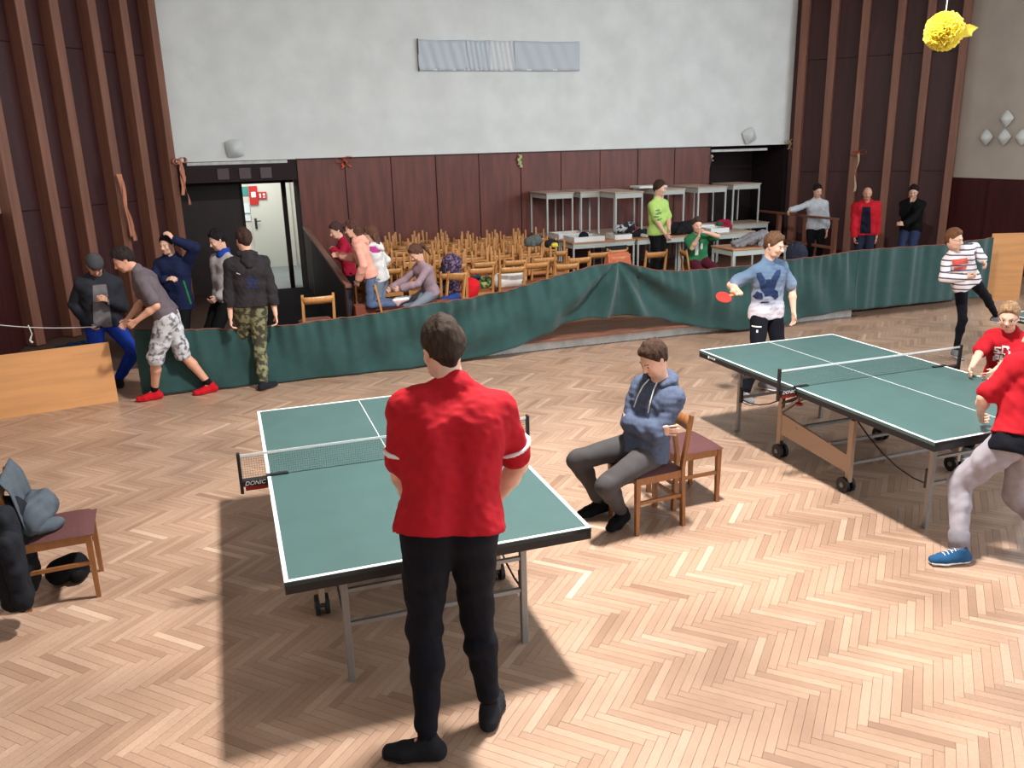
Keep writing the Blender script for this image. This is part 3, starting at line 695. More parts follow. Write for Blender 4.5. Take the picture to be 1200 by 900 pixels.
# ------------------------------------------------------------------ string, ribbons, pom-pom
s = MB(); A, B = J(-20, 379, 10.2), J(113, 383, 10.2)
s.tube([A+(B-A)*t - Vector((0,0,.03*math.sin(PI*t))) for t in [i/10 for i in range(11)]], .005, 6)
s.build('cord_line', M['string']); tag(bpy.data.objects['cord_line'], 'thin white cord stretched above the left plywood board', 'cord')
p = J(33, 381, 10.2); tag(MB().tube([p, p+Vector((.02,0,-.1)), p+Vector((-.01,0,-.17)), p+Vector((.01,0,-.2))], [.006,.006,.012,.014], 6).build('cord_tassel', M['string']), 'small knotted white tassel hanging from the cord at the left', 'tassel')
def ribbon(label, p, m, bow=True, tails=((.05,-.5),(-.06,-.35)), wd=.05, name='ribbon_bow', tail_m=None, ydir=(0,-1,0), sc_=1.0):
    e = empty(name, p, 0, label, 'ribbon'); yd = Vector(ydir).normalized(); xd = Vector((-yd.y, yd.x, 0))
    if bow:
        for s in (-1, 1):
            def fn(u, v):
                a = u*2*PI; x = s*(.085*(1-math.cos(a))*.9)*sc_; z = (.055*math.sin(a)*(.4+.6*math.sin(u*PI)) + s*.01)*sc_
                return xd*x + yd*(.02+(v-.5)*wd) + Vector((0,0,z+.02))
            MB().grid(fn, 16, 2).build('loop', m, e, smooth=True, solid=.003)
        MB().box((0,0,.01), (.035*sc_,.05,.045*sc_), None).build('knot', m, e, bevel=.006)
    for k_, (dx, dz) in enumerate(tails):
        def fn(u, v):
            z = dz*u; x = dx*u*1.0 + .018*math.sin(u*9+k_) ; tw = u*3.0+k_
            return xd*(x + (v-.5)*wd*math.cos(tw)) + yd*(.035 + (v-.5)*wd*math.sin(tw)*.6) + Vector((0,0,z))
        MB().grid(fn, 24, 2).build('tail', tail_m or m, e, smooth=True, solid=.002)
    return e
nL = (.74,-.68,0); nR = (-.74,-.68,0)
def onsplay(px, py, A, B, off):
    d = ray(px, py); n_ = Vector((-(B-A).y, (B-A).x, 0)).normalized(); 
    if n_.y > 0: n_ = -n_
    t = (n_.dot(A)+off)/(n_.dot(Vector((d.x,d.y,0)))); return O_ + d*t
ribbon('orange bow on the top edge of the veneer panels at the left', J(403,188,15.97), M['orange_rib'], tails=((.1,-.12),(-.05,-.14)))
ribbon('peach ribbon bow with hanging tails beside the left recess', onsplay(209,190,AL,BL,.30), M['peach_rib'], tails=((.10,-.72),(-.02,-.55),(.05,-.4)), ydir=nL, wd=.07)
ribbon('long peach ribbon hanging alone on the left brown pillars', onsplay(137,204,AL,BL,.32), M['peach_rib'], bow=False, tails=((.13,-1.05),(.10,-.98)), ydir=nL, wd=.09, name='hanging_ribbon')
ribbon('pale lime ribbon hanging on the top edge in the middle of the veneer panels', J(608,181,16.0), M['lime_rib'], bow=False, tails=((.02,-.25),(-.01,-.2)), name='hanging_ribbon', wd=.07)
ribbon('beige ribbon knot at the lower right corner of the white wall', J(925,167,15.93), M['beige_rib'], tails=((.03,-.16),(-.04,-.14)), sc_=.8)
ribbon('orange bow with long white tail on a pillar above the bald man', onsplay(1006,180,AR,BR,.28), M['orange_rib'], tails=((-.02,-.78),), tail_m=M['beige_rib'], ydir=nR)
ribbon('small pale ribbon tail at the corner of the dark box recess above the stacked desks', J(833,182,16.0), M['beige_rib'], bow=False, tails=((.02,-.12),), name='hanging_ribbon')
pc = J(1106, 37, 5.0)
pp = empty('tissue_pompom', pc, 0, 'yellow tissue paper pompom hanging on a white string at the top right', 'decoration')
g = MB(); rp = random.Random(11); R0 = .135
for k_ in range(560):
    zf = 1-2*(k_+.5)/560; a = k_*2.39996; d = Vector((math.sqrt(1-zf*zf)*math.cos(a), math.sqrt(1-zf*zf)*math.sin(a), zf))
    x = d.orthogonal().normalized(); y = d.cross(x); sp = rp.uniform(0, PI); x, y = x*math.cos(sp)+y*math.sin(sp), y*math.cos(sp)-x*math.sin(sp)
    r = R0*rp.uniform(.86, 1.06); ww = rp.uniform(.028,.045)
    b0 = d*r*.6; vs = [b0 - x*.006, b0 + x*.006]
    for j in range(6):
        t = j/5-.5; vs.append(d*r*(1-.16*abs(t)*2 + rp.uniform(-.03,.03)) + x*ww*2*t + y*(.012*math.sin(j*2.3)+rp.uniform(-.006,.006)))
    g.add(vs, [(0,1,7,6),(0,6,5),(0,5,4),(0,4,3),(0,3,2)])
g.build('petals', M['yellow'], pp, smooth=False)
g = MB()
for k_ in range(5):
    y0 = -.012+k_*.006
    g.add([(.09,y0-.01,.0+k_*.01),(.09,y0+.012,-.05+k_*.01),(.20,y0,-.035+k_*.012),(.245-.03*abs(k_-2),y0,.01+k_*.006),(.17,y0-.01,.045)], [(0,1,2),(0,2,3),(0,3,4)])
o_ = g.build('loose_petals', M['yellow'], pp); o_.rotation_euler = (0,0,-YAW)
MB().tube([(0,0,R0*.9),(0.01,0,.6),(0.0,0,TOP-pc.z)], .004, 6).build('string', M['string'], pp)
# ------------------------------------------------------------------ figures: implicit bodies meshed with surface nets
def V3(*a): return np.array(a, np.float32)
def nz(v): v = np.asarray(v, np.float32); return v/(np.linalg.norm(v)+1e-9)
class Sh:
    """list of rounded, tapered limbs and ellipsoids blended one after another"""
    def __init__(s): s.p = []
    def cap(s, a, b, ra, rb, k=.02, ax=None, fac=1.0, sub=False):
        s.p.append(('c', np.asarray(a, np.float32), np.asarray(b, np.float32), ra, rb, k, None if ax is None else nz(ax), fac, sub)); return s
    def ell(s, c, R, r, k=.02, sub=False):
        s.p.append(('e', np.asarray(c, np.float32), np.asarray(R, np.float32), np.asarray(r, np.float32), 0, k, None, 1, sub)); return s
    def grow(s, t, f=1.0):
        n = Sh()
        for q in s.p:
            if q[0] == 'c': n.p.append((q[0], q[1], q[2], q[3]*f+t, q[4]*f+t) + q[5:])
            else: n.p.append((q[0], q[1], q[2], q[3]*f+t) + q[4:])
        return n
    def bounds(s):
        lo = np.full(3, 1e9); hi = -lo
        for q in s.p:
            if q[8]: continue
            if q[0] == 'c': r = max(q[3], q[4]); a = np.minimum(q[1], q[2])-r; b = np.maximum(q[1], q[2])+r
            else: r = float(q[3].max()); a = q[1]-r; b = q[1]+r
            lo = np.minimum(lo, a); hi = np.maximum(hi, b)
        return lo, hi
def prim_d(q, P):
    if q[0] == 'c':
        pa = P - q[1]; ba = q[2]-q[1]
        if q[6] is not None: 
            pa = pa + (q[7]-1)*(pa@q[6])[..., None]*q[6]; ba = ba + (q[7]-1)*(ba@q[6])*q[6]
        h = np.clip((pa@ba)/(ba@ba+1e-9), 0, 1)
        e = pa - h[..., None]*ba
        return np.sqrt((e*e).sum(-1)) - (q[3] + (q[4]-q[3])*h)
    l = (P-q[1]) @ q[2].T
    k0 = np.sqrt(((l/q[3])**2).sum(-1)); k1 = np.sqrt(((l/(q[3]**2))**2).sum(-1))+1e-9
    return k0*(k0-1)/k1
def sdf_eval(sh, P, box=None):
    d = np.full(P.shape[:-1], 1.0, np.float32)
    for q in sh.p:
        k = q[5]
        if box is not None:
            if q[0] == 'c': r = max(q[3], q[4]); a = np.minimum(q[1], q[2])-r; b = np.maximum(q[1], q[2])+r
            else: r = float(q[3].max()); a = q[1]-r; b = q[1]+r
            mg = k + .03
            idx = np.nonzero(((box[0] < b+mg) & (box[1] > a-mg)).all(1))[0]
            if len(idx) == 0: continue
            x = d[idx]; pd = prim_d(q, P[idx])
        else: x = d; pd = prim_d(q, P)
        if q[8]:
            h = np.clip(.5-.5*(x+pd)/k, 0, 1); r_ = x*(1-h) - pd*h + k*h*(1-h)
        else:
            h = np.clip(.5+.5*(x-pd)/k, 0, 1); r_ = x*(1-h)+pd*h - k*h*(1-h)
        if box is not None: d[idx] = r_
        else: d = r_
    return d
EDG = [(0,1),(2,3),(4,5),(6,7),(0,2),(1,3),(4,6),(5,7),(0,4),(1,5),(2,6),(3,7)]
def net_mesh(sh, res, cuts=(), disp=None, shell=None):
    """cuts: list of (point, normal) keeping the side against the normal; shell: hollow out by another shape"""
    lo, hi = sh.bounds(); lo = lo-res*2.5-.01; hi = hi+res*2.5+.01
    B = 6; nb = np.maximum(1, np.ceil((hi-lo)/(res*B)).astype(int))
    gi = np.stack(np.meshgrid(*[np.arange(n) for n in nb], indexing='ij'), -1).reshape(-1, 3)
    bl = (lo + gi*res*B).astype(np.float32); bh = bl+res*B
    cen = (bl+bh)/2; dc = sdf_eval(sh, cen)
    hd = res*B*.87
    keep = np.abs(dc) < hd + .035
    off = np.stack(np.meshgrid(*[np.arange(B)]*3, indexing='ij'), -1).reshape(-1, 3)*res
    kb = np.nonzero(keep)[0]
    P = bl[kb][:, None, :] + off[None].astype(np.float32)
    d = sdf_eval(sh, P, (bl[kb], bh[kb]))
    if disp is not None: d = d + disp(P)
    for (c0, n0) in cuts:
        d = np.maximum(d, (P-np.asarray(c0, np.float32))@nz(n0))
    full = np.ones(tuple(nb)+(B,B,B), np.float32)
    s0 = np.where(dc < 0, -1, 1).astype(np.float32)
    for (c0, n0) in cuts: s0 = np.where((cen-np.asarray(c0, np.float32))@nz(n0) > 0, 1, s0)
    full[...] = s0.reshape(tuple(nb)+(1,1,1))
    g = gi[kb]; full[g[:,0], g[:,1], g[:,2]] = d.reshape(-1, B, B, B)
    D = full.transpose(0,3,1,4,2,5).reshape(nb[0]*B, nb[1]*B, nb[2]*B)
    ins = D < 0
    c8 = [ins[x:D.shape[0]-1+x, y:D.shape[1]-1+y, z:D.shape[2]-1+z] for x in (0,1) for y in (0,1) for z in (0,1)]
    sm = np.zeros(c8[0].shape, np.int8)
    for c_ in c8: sm += c_
    cell = (sm > 0) & (sm < 8); ii = np.stack(np.nonzero(cell), -1)
    if len(ii) == 0: return np.zeros((0,3)), np.zeros((0,4), int)
    cid = np.full(cell.shape, -1, np.int32); cid[cell] = np.arange(len(ii))
    offs = np.array([(x,y,z) for x in (0,1) for y in (0,1) for z in (0,1)])
    vals = np.stack([D[ii[:,0]+o[0], ii[:,1]+o[1], ii[:,2]+o[2]] for o in offs], -1)
    acc = np.zeros((len(ii), 3)); cnt = np.zeros(len(ii))
    for a, b in EDG:
        va, vb = vals[:,a], vals[:,b]; m = (va < 0) != (vb < 0)
        t = np.where(m, va/(va-vb+1e-12), 0)
        pt = offs[a] + t[:,None]*(offs[b]-offs[a]); acc += pt*m[:,None]; cnt += m
    V = lo + (ii + acc/cnt[:,None])*res
    Fs = []
    for ax in range(3):
        sl = [slice(1,-1)]*3; sl[ax] = slice(0,-1); s2 = list(sl); s2[ax] = slice(1, None)
        A = ins[tuple(sl)]; Bq = ins[tuple(s2)]; e = np.stack(np.nonzero(A != Bq), -1)
        if len(e) == 0: continue
        base = e + np.array([0 if k == ax else 1 for k in range(3)])
        inside_first = A[e[:,0], e[:,1], e[:,2]]
        u, v = [(1,2),(2,0),(0,1)][ax]
        du = np.zeros(3, int); du[u] = 1; dv = np.zeros(3, int); dv[v] = 1
        q = [base-du-dv, base-dv, base, base-du]
        f = np.stack([cid[x[:,0], x[:,1], x[:,2]] for x in q], -1)
        f = np.where(inside_first[:,None], f, f[:, ::-1]); Fs.append(f)
    F = np.concatenate(Fs); F = F[(F >= 0).all(1)]
    return V, F
def sh_obj(name, sh, res, m, parent, cuts=(), disp=None):
    V, F = net_mesh(sh, res, cuts, disp)
    me = np_mesh(name, V, F); o = link(name, me, m, None, True)
    bpy_parent(o, parent); return o
def bpy_parent(o, parent):
    if parent is not None:
        o.parent = parent; o.matrix_parent_inverse = PINV[parent.name] if parent.name in PINV else parent.matrix_world.inverted()
PINV = {}
def wave(seed, amp, f):
    r = np.random.RandomState(seed); K = r.randn(5, 3)*f; ph = r.rand(5)*6.28
    def fn(P):
        o = 0
        for i in range(5): o = o + np.sin(P@K[i].astype(np.float32) + ph[i] + 1.2*np.sin(P@K[(i+2)%5].astype(np.float32)*.6))
        return (o*amp/3).astype(np.float32)
    return fn
def ik(a, t, l1, l2, pole):
    a = np.asarray(a, float); t = np.asarray(t, float); v = t-a; L_ = np.linalg.norm(v); L2 = min(max(L_, abs(l1-l2)*1.05+.02), (l1+l2)*.998); d = v/L_
    t = a + d*L2
    x = (l1*l1-l2*l2+L2*L2)/(2*L2); h = math.sqrt(max(0, l1*l1-x*x))
    p = np.asarray(pole, float); p = p - d*(p@d); p = p/(np.linalg.norm(p)+1e-9)
    return a + d*x + p*h, t, L_/(l1+l2)
def yawv(deg, pitch=0): a = math.radians(deg); b = math.radians(pitch); return np.array([math.cos(a)*math.cos(b), math.sin(a)*math.cos(b), math.sin(b)])
SKIN = {}
def skin_mat(tone):
    k = 'skin_%d' % tone; c = [srgb(226,178,154), srgb(208,154,128), srgb(188,134,110)][tone]
    return mat(k, c, .5, var=.06, vscale=14, bump=.03, bscale=200)
DIAG = []
def person(label, H, pel, nk, head, fp, fc, face, hands, feet, outfit, elbow=None, knee=None, res=.010, hair=(60,42,32), hair_style='short', tone=0, build=1.0, fingers=((.5,),(.5,)), footdir=None, palm=None, eyes=True, group=None, hand_dir=None, no_feet=(False, False), foot_up=None):
    """pel, nk, head: pelvis, neck base, head centre. fp/fc: yaw of pelvis and chest. face: (yaw, pitch). left = index 0, right = 1"""
    s = H/1.75; pel = np.array(pel, float); nk = np.array(nk, float); head = np.array(head, float)
    # keep the spine a human length
    hv = head-nk; hl = .165*s; r1 = float(np.linalg.norm(hv)/hl); nk = head - hv/np.linalg.norm(hv)*min(max(np.linalg.norm(hv), hl*.95), hl*1.08)
    sp = nk-pel; want = .525*s; r2 = float(np.linalg.norm(sp)/want); pel = nk - sp/np.linalg.norm(sp)*min(max(np.linalg.norm(sp), want*.90), want*1.05)
    DIAG.append((label[:24], 'neck', round(r1, 2), 'spine', round(r2, 2)))
    up = nz(nk-pel); f_p = yawv(fp); f_c = yawv(fc)
    def frame(f):  # left-pointing lateral and forward, orthogonal to the spine
        f = np.array(f, float); f = f - up*(f@up); f = f/np.linalg.norm(f); return np.cross(up, f), f
    lp, fwp = frame(f_p); lc, fwc = frame(f_c)
    sh_ = [nk - up*.082*s + lc*.166*s*build, nk - up*.082*s - lc*.166*s*build]
    hp = [pel + lp*.088*s, pel - lp*.088*s]
    e = empty('person', (pel[0], pel[1], 0), 0, label, 'person', group); bpy.context.view_layer.update()
    PINV[e.name] = Matrix.Translation((-pel[0], -pel[1], 0))
    # arms and legs
    el, wr, hd = [], [], []
    if not isinstance(feet, tuple): feet = (pel*[1,1,0] + lp*.10*s + [0,0,feet+.088*s], pel*[1,1,0] - lp*.10*s + [0,0,feet+.088*s])
    UA, FA, TH, SH = .285*s, .255*s, .435*s, .425*s
    for i in (0, 1):
        pole = elbow[i] if elbow and elbow[i] is not None else (-fwc*.4 - up*.5 + (lc if i == 0 else -lc)*.5)
        q_ = min(1.10, max(1, np.linalg.norm(np.array(hands[i])-sh_[i])/((UA+FA)*.985)))
        ex, w_, rat = ik(sh_[i], hands[i], UA*q_, FA*q_, pole); el.append(ex); wr.append(w_); DIAG[-1] += ('arm', round(rat, 2))
        d = nz(w_-ex) if not hand_dir or hand_dir[i] is None else nz(hand_dir[i]); hd.append(d)
    kn, an = [], []
    for i in (0, 1):
        pole = knee[i] if knee and knee[i] is not None else fwp
        q_ = min(1.13, max(1, np.linalg.norm(np.array(feet[i])-hp[i])/((TH+SH)*.985)))
        kx, a_, rat = ik(hp[i], feet[i], TH*q_, SH*q_, pole); kn.append(kx); an.append(a_); DIAG[-1] += ('leg', round(rat, 2))
    if footdir is None: footdir = (fp, fp)
    b = build
    # torso used by body and clothes
    wst = pel + (nk-pel)*.42; cst = pel + (nk-pel)*.74
    def torso(sh, t=0.0, kk=.05):
        lw = (lp+lc)/2
        for sg in (-1, 1):
            sh.cap(pel + lp*sg*.07*s*b - fwp*.005, wst + lw*sg*.058*s*b, .098*s*b+t, .092*s*b+t, kk)
            sh.cap(wst + lw*sg*.058*s*b, cst + lc*sg*.075*s*b, .092*s*b+t, .108*s*b+t, kk)
            sh.cap(cst + lc*sg*.07*s*b, nk - up*.115*s + lc*sg*.085*s*b, .10*s*b+t, .070*s+t, kk)
            sh.cap(nk - up*.080*s + lc*sg*.07*s, sh_[0 if sg > 0 else 1] - lc*sg*.005, .055*s+t, .050*s*b+t, .04)
            sh.cap(nk + up*.015*s + lc*sg*.03*s, nk - up*.058*s + lc*sg*.12*s*b, .030*s+t, .034*s+t, .03)
        sh.cap(nk + up*.012*s - fwc*.012*s, nk - up*.06*s, .050*s+t, .06*s+t, .03)
        return sh
    def arm(sh, i, f0=0, f1=2.0, t=0.0, kk=.03, te=None):
        """f in 0..1 upper arm, 1..2 forearm"""
        te = t if te is None else te
        u1 = min(f1, 1)
        A, E_, W = sh_[i], el[i], wr[i]
        tt = lambda f: t + (te-t)*(f/f1)
        sh.cap(A, A+(E_-A)*u1, .050*s*b+tt(0), (.050-.012*u1)*s*b+tt(u1), kk)
        if f1 > 1:
            g = f1-1; m_ = E_+(W-E_)*min(.35, g)
            sh.cap(E_, m_, .038*s*b+tt(1), .039*s*b+tt(1.3), .02)
            if g > .35: sh.cap(m_, E_+(W-E_)*g, .039*s*b+tt(1.3), (.039-.014*(g-.35)/.65)*s+tt(f1), .02)
        return sh
    def leg(sh, i, f1=2.0, t=0.0, te=None, kk=.03, thin=1.0):
        te = t if te is None else te; A, K, N_ = hp[i], kn[i], an[i]; u1 = min(f1, 1); tt = lambda f: t + (te-t)*(f/f1)
        sh.cap(A, A+(K-A)*u1, .088*s*b*thin+tt(0), (.088-.034*u1)*s*b*thin+tt(u1), kk)
        if f1 > 1:
            g = f1-1; m_ = K+(N_-K)*min(.33, g); back_ = -nz(np.cross(np.cross(N_-K, A-K), N_-K)) if np.linalg.norm(np.cross(N_-K, A-K)) > 1e-3 else -fwp
            off = -np.array(yawv(footdir[i]))*.008*s
            sh.cap(K, m_+off, .054*s*b*thin+tt(1), .052*s*b*thin+tt(1.3), .02)
            if g > .33: sh.cap(m_+off, K+(N_-K)*g, .052*s*b*thin+tt(1.3), (.052-.018*(g-.33)/.67)*s*thin+tt(f1), .02)
        return sh
    # ---------------- skin: one continuous surface
    shirt, legs_ = outfit.get('top'), outfit.get('legs')
    B_ = Sh(); tt_ = -.012; torso(B_, tt_)
    bare = legs_ and legs_.get('len', 2) < 1.5
    for i in (0, 1): leg(B_, i, 2.0, 0 if bare else -.012, thin=1 if bare else .85)
    for i in (0, 1): arm(B_, i, 0, 2.0, -.001)
    hu, hf = None, None
    fv = yawv(face[0], face[1]); 
    tilt = face[2] if len(face) > 2 else 0
    rt = np.cross(fv, [0,0,1]); rt = rt/np.linalg.norm(rt); hup = np.cross(rt, fv)
    if tilt: a_ = math.radians(tilt); hup, rt = hup*math.cos(a_)+rt*math.sin(a_), rt*math.cos(a_)-hup*math.sin(a_)
    L = -rt; R = np.stack([L, fv, hup]); c = head; h = s*outfit.get('head', 1.0)
    Pq = lambda x, y, z: c + (L*x + fv*y + hup*z)*h
    B_.cap(nk - up*.03*s, Pq(0, -.022, -.055), .060*s*min(b,1.05), .052*s, .03)
    B_.ell(Pq(0,-.012,.03), R, V3(.076,.096,.086)*h, .02)                 # skull
    B_.ell(Pq(0,.018,-.025), R, V3(.066,.074,.080)*h, .03)                # face
    B_.cap(Pq(-.030,.046,-.078), Pq(.030,.046,-.078), .022*h, .022*h, .025)   # jaw
    B_.cap(Pq(0,.062,-.088), Pq(0,.064,-.082), .019*h, .019*h, .02)       # chin
    B_.cap(Pq(-.028,.080,.022), Pq(.028,.080,.022), .011*h, .011*h, .012) # brow
    for sg in (-1, 1):
        B_.cap(Pq(sg*.032,.094,-.002), Pq(sg*.034,.094,-.002), .0125*h, .0125*h, .012, sub=True)  # eye hollow
        B_.cap(Pq(sg*.042,.066,-.026), Pq(sg*.040,.068,-.022), .018*h, .018*h, .02)              # cheek
        B_.cap(Pq(sg*.077,-.012,.014), Pq(sg*.072,-.004,-.026), .019*h, .011*h, .006, ax=L, fac=2.4)   # ear
    B_.cap(Pq(0,.088,.010), Pq(0,.108,-.026), .008*h, .0125*h, .012)      # nose
    B_.cap(Pq(-.009,.098,-.030), Pq(.009,.098,-.030), .0085*h, .0085*h, .008)
    B_.cap(Pq(-.018,.084,-.052), Pq(.018,.084,-.052), .0085*h, .0085*h, .008)   # lips
    # hands
    hs = s*.98
    for i in (0, 1):
        d = hd[i]; W = wr[i]; side = 1 if i == 0 else -1
        if palm and palm[i] is not None: pn = np.array(palm[i], float)
        else: pn = (-lc if i == 0 else lc)*1.0 + 0*up          # palms face the body
        pn = pn - d*(pn@d); pn = pn/(np.linalg.norm(pn)+1e-9)
        th = np.cross(d, pn)*(-side)                         # thumb side
        th = th if True else th
        k0 = W + d*.085*hs
        for q in (-1, 0, 1): B_.cap(W + th*q*.012*hs, k0 + th*q*.025*hs, .016*hs, .0135*hs, .012, ax=pn, fac=1.15)
        cu = fingers[i][0]; fr = max(.0078*hs, res*.78)
        for q, ln in ((-1.5,.058),(-.5,.070),(.5,.076),(1.5,.068)):
            bs = k0 + th*q*.0185*hs; dd = nz(d + th*q*.07); p0 = bs
            for j, (fq, cur) in enumerate(((.45,.55),(.32,.75),(.23,.45))):
                a_ = cu*cur*1.9; nd = dd*math.cos(a_) + pn*math.sin(a_); nd = nz(nd)
                p1 = p0 + nd*ln*fq*hs*1.15; B_.cap(p0, p1, fr, fr*.93, .003)
                pnn = pn - nd*(pn@nd); p0 = p1; dd = nd; pn_ = nz(pnn)
                # keep bending around the same hinge
                pn = pn_ if j < 2 else pn
            pn = (palm[i] if palm and palm[i] is not None else (-lc if i == 0 else lc)); pn = np.array(pn, float); pn = pn - d*(pn@d); pn = pn/(np.linalg.norm(pn)+1e-9)
        t0 = W + d*.022*hs + th*.016*hs; t1 = t0 + nz(d*.75+th*.75+pn*.35)*.042*hs; t2 = t1 + nz(d*.95+th*.2+pn*.4)*.034*hs
        B_.cap(t0, t1, .0125*hs, .0105*hs, .008); B_.cap(t1, t2, fr*1.15, fr*1.05, .004)
    # feet inside the shoes (kept thin)
    fdv = [np.array(yawv(footdir[i])) for i in (0, 1)]
    fup = [np.array([0,0,1.0]) if not foot_up or foot_up[i] is None else nz(foot_up[i]) for i in (0, 1)]
    for i in (0, 1):
        fdv[i] = fdv[i] - fup[i]*(fdv[i]@fup[i]); fdv[i] /= np.linalg.norm(fdv[i])
        if not no_feet[i]: B_.cap(an[i], an[i] + fdv[i]*.10*s - fup[i]*.05*s, .03*s, .022*s, .02)
    sk = sh_obj('body', B_, min(res, .0085), skin_mat(tone), e)
    # ---------------- eyes, brows, lips
    hm = mat('hair_%d_%d_%d' % hair, srgb(*hair), .75, var=.3, vscale=70, stretch=(1,1,.3), bump=.35, bscale=120, spec=.15)
    if eyes:
        for sg in (-1, 1):
            m_ = MB(); cc = Pq(sg*.031,.0745,-.001); r_ = .0125*h
            nu, nv_ = 10, 8
            for a_ in range(nv_+1):
                for b2 in range(nu):
                    th_ = PI*a_/nv_; ph = 2*PI*b2/nu
                    v = fv*math.cos(th_) + (L*math.cos(ph)+hup*math.sin(ph))*math.sin(th_); m_.v.append(tuple(cc + v*r_))
            for a_ in range(nv_):
                for b2 in range(nu):
                    m_.f.append((a_*nu+b2, a_*nu+(b2+1)%nu, (a_+1)*nu+(b2+1)%nu, (a_+1)*nu+b2)); m_.mi.append(1 if a_ < 2 else 0)
            ey = m_.build('eye', [mat('eye_white', srgb(225,220,215), .3), mat('iris', srgb(60,44,36), .3)], None, smooth=True); bpy_parent(ey, e)
            bw_ = Sh().cap(Pq(sg*.016,.0905,.023), Pq(sg*.046,.080,.026), .0045*h, .0035*h, .002); o = sh_obj('eyebrow', bw_, .004, hm, e)
        lp_ = Sh().cap(Pq(-.018,.091,-.0515), Pq(.018,.091,-.0515), .0045*h, .0045*h, .002).cap(Pq(0,.094,-.0545), Pq(0,.0935,-.054), .006*h, .006*h, .004); sh_obj('lips', lp_, .004, mat('lips', srgb(176,106,98), .5), e)
    # ---------------- hair
    if hair_style != 'bald' and 'cap' not in outfit:
        Hs = Sh(); tk = .016
        Hs.ell(Pq(0,-.014,.040), R, V3(.078+.008,.097+.010,.086+tk)*h, .01)
        Hs.cap(Pq(0,-.062,-.02), Pq(0,-.052,-.048), .046*h, .036*h, .02)
        Hs.cap(Pq(-.018,.050,.098), Pq(.022,.046,.102), .026*h, .024*h, .02); Hs.cap(Pq(.0,.0,.118), Pq(0,-.05,.105), .032*h, .03*h, .03)
        dw1 = wave(len(DIAG)*3+1, .0050, 95); dw2 = wave(len(DIAG)*3+2, .0030, 190); hu32 = hup.astype(np.float32)
        dsp = lambda P: (lambda Q: dw1(Q) + dw2(Q))(P - .7*(P@hu32)[..., None]*hu32); cuts = [(Pq(0,.060,.062), fv*.80 + -hup*.60), (Pq(0,0,-.070), -hup)]
        if hair_style != 'long': cuts.append((Pq(0,.004,-.010), fv*.72 - hup*.69))
        if hair_style == 'long': Hs.cap(Pq(.03,-.06,-.03), Pq(.04,-.10,-.26), .055*h, .030*h, .03); Hs.cap(Pq(-.03,-.06,-.03), Pq(-.04,-.10,-.26), .055*h, .030*h, .03); cuts = [cuts[0], (Pq(0,.02,-.02), fv*.8-hup*.35)]
        if hair_style == 'ponytail': cuts = [cuts[0], (Pq(0,.005,-.012), fv*.75 - hup*.66)]
        sh_obj('hair', Hs, min(res, .008), hm, e, cuts, dsp)
        if hair_style == 'ponytail':
            t = Sh().cap(Pq(0,-.11,.05), Pq(0,-.15,.03), .022*h, .032*h, .02).cap(Pq(0,-.15,.03), Pq(.02,-.15,-.16), .032*h, .014*h, .02); sh_obj('ponytail', t, min(res,.008), hm, e, (), wave(5, .004, 60))
    if 'cap' in outfit:
        Cp = Sh().ell(Pq(0,-.012,.045), R, V3(.092,.112,.092)*h, .01); sh_obj('knitted_cap', Cp, res, outfit['cap'], e, [(Pq(0,0,.03), -hup)], wave(9,.002,120))
    if 'glasses' in outfit:
        g = MB()
        for sg in (-1, 1):
            g.tube([Pq(sg*.032+.020*math.cos(a_),.093,.000+.016*math.sin(a_)) for a_ in np.linspace(0, 2*PI, 13)], .0013, 5)
            g.tube([Pq(sg*.052,.092,.004), Pq(sg*.078,.02,.008)], .002, 6)
        g.tube([Pq(-.012,.094,.004), Pq(.012,.094,.004)], .002, 6); o = g.build('glasses', mat('dark_glasses_frame', srgb(40,36,40), .4)); bpy_parent(o, e)
    # ---------------- clothes
    objs = {}
    if legs_:
        T_ = Sh(); t = legs_.get('loose', .012); ln = legs_.get('len', 1.93)
        for sg in (-1, 1): T_.cap(pel + lp*sg*.07*s*b + up*.0*s, pel + up*.10*s + lp*sg*.062*s*b, .098*s*b+min(t,.003), .092*s*b+min(t,.002), .04)
        for i in (0, 1): leg(T_, i, ln, t, legs_.get('te', t+.004), .03)
        cuts = [(pel + up*.12*s, up)]
        if legs_.get('split'): pass
        w1 = wave(len(DIAG)*7+2, legs_.get('fold', .004), 26); w2 = wave(len(DIAG)*7+5, legs_.get('fold', .004)*.3, 50)
        up32 = up.astype(np.float32); pel32 = pel.astype(np.float32)
        objs['legs'] = sh_obj(legs_.get('name', 'trousers'), T_, res, legs_['mat'], e, cuts, lambda P: (w1(P)+w2(P))*np.clip(((pel32-P)@up32)/.14 - .1, 0, 1))
        if 'cuff' in legs_:
            for i in (0, 1): a0 = kn[i]+(an[i]-kn[i])*(ln-1-.07); a1 = kn[i]+(an[i]-kn[i])*(ln-1); sh_obj('trouser_cuff', Sh().cap(a0, a1, .043*s+t, .042*s+t, .002), res, legs_['cuff'], e)
    if 'socks' in outfit:
        for i in (0, 1):
            if no_feet[i]: continue
            so = Sh().cap(kn[i]+(an[i]-kn[i])*.84, an[i], .040*s, .038*s, .01); sh_obj('sock', so, res, outfit['socks'], e)
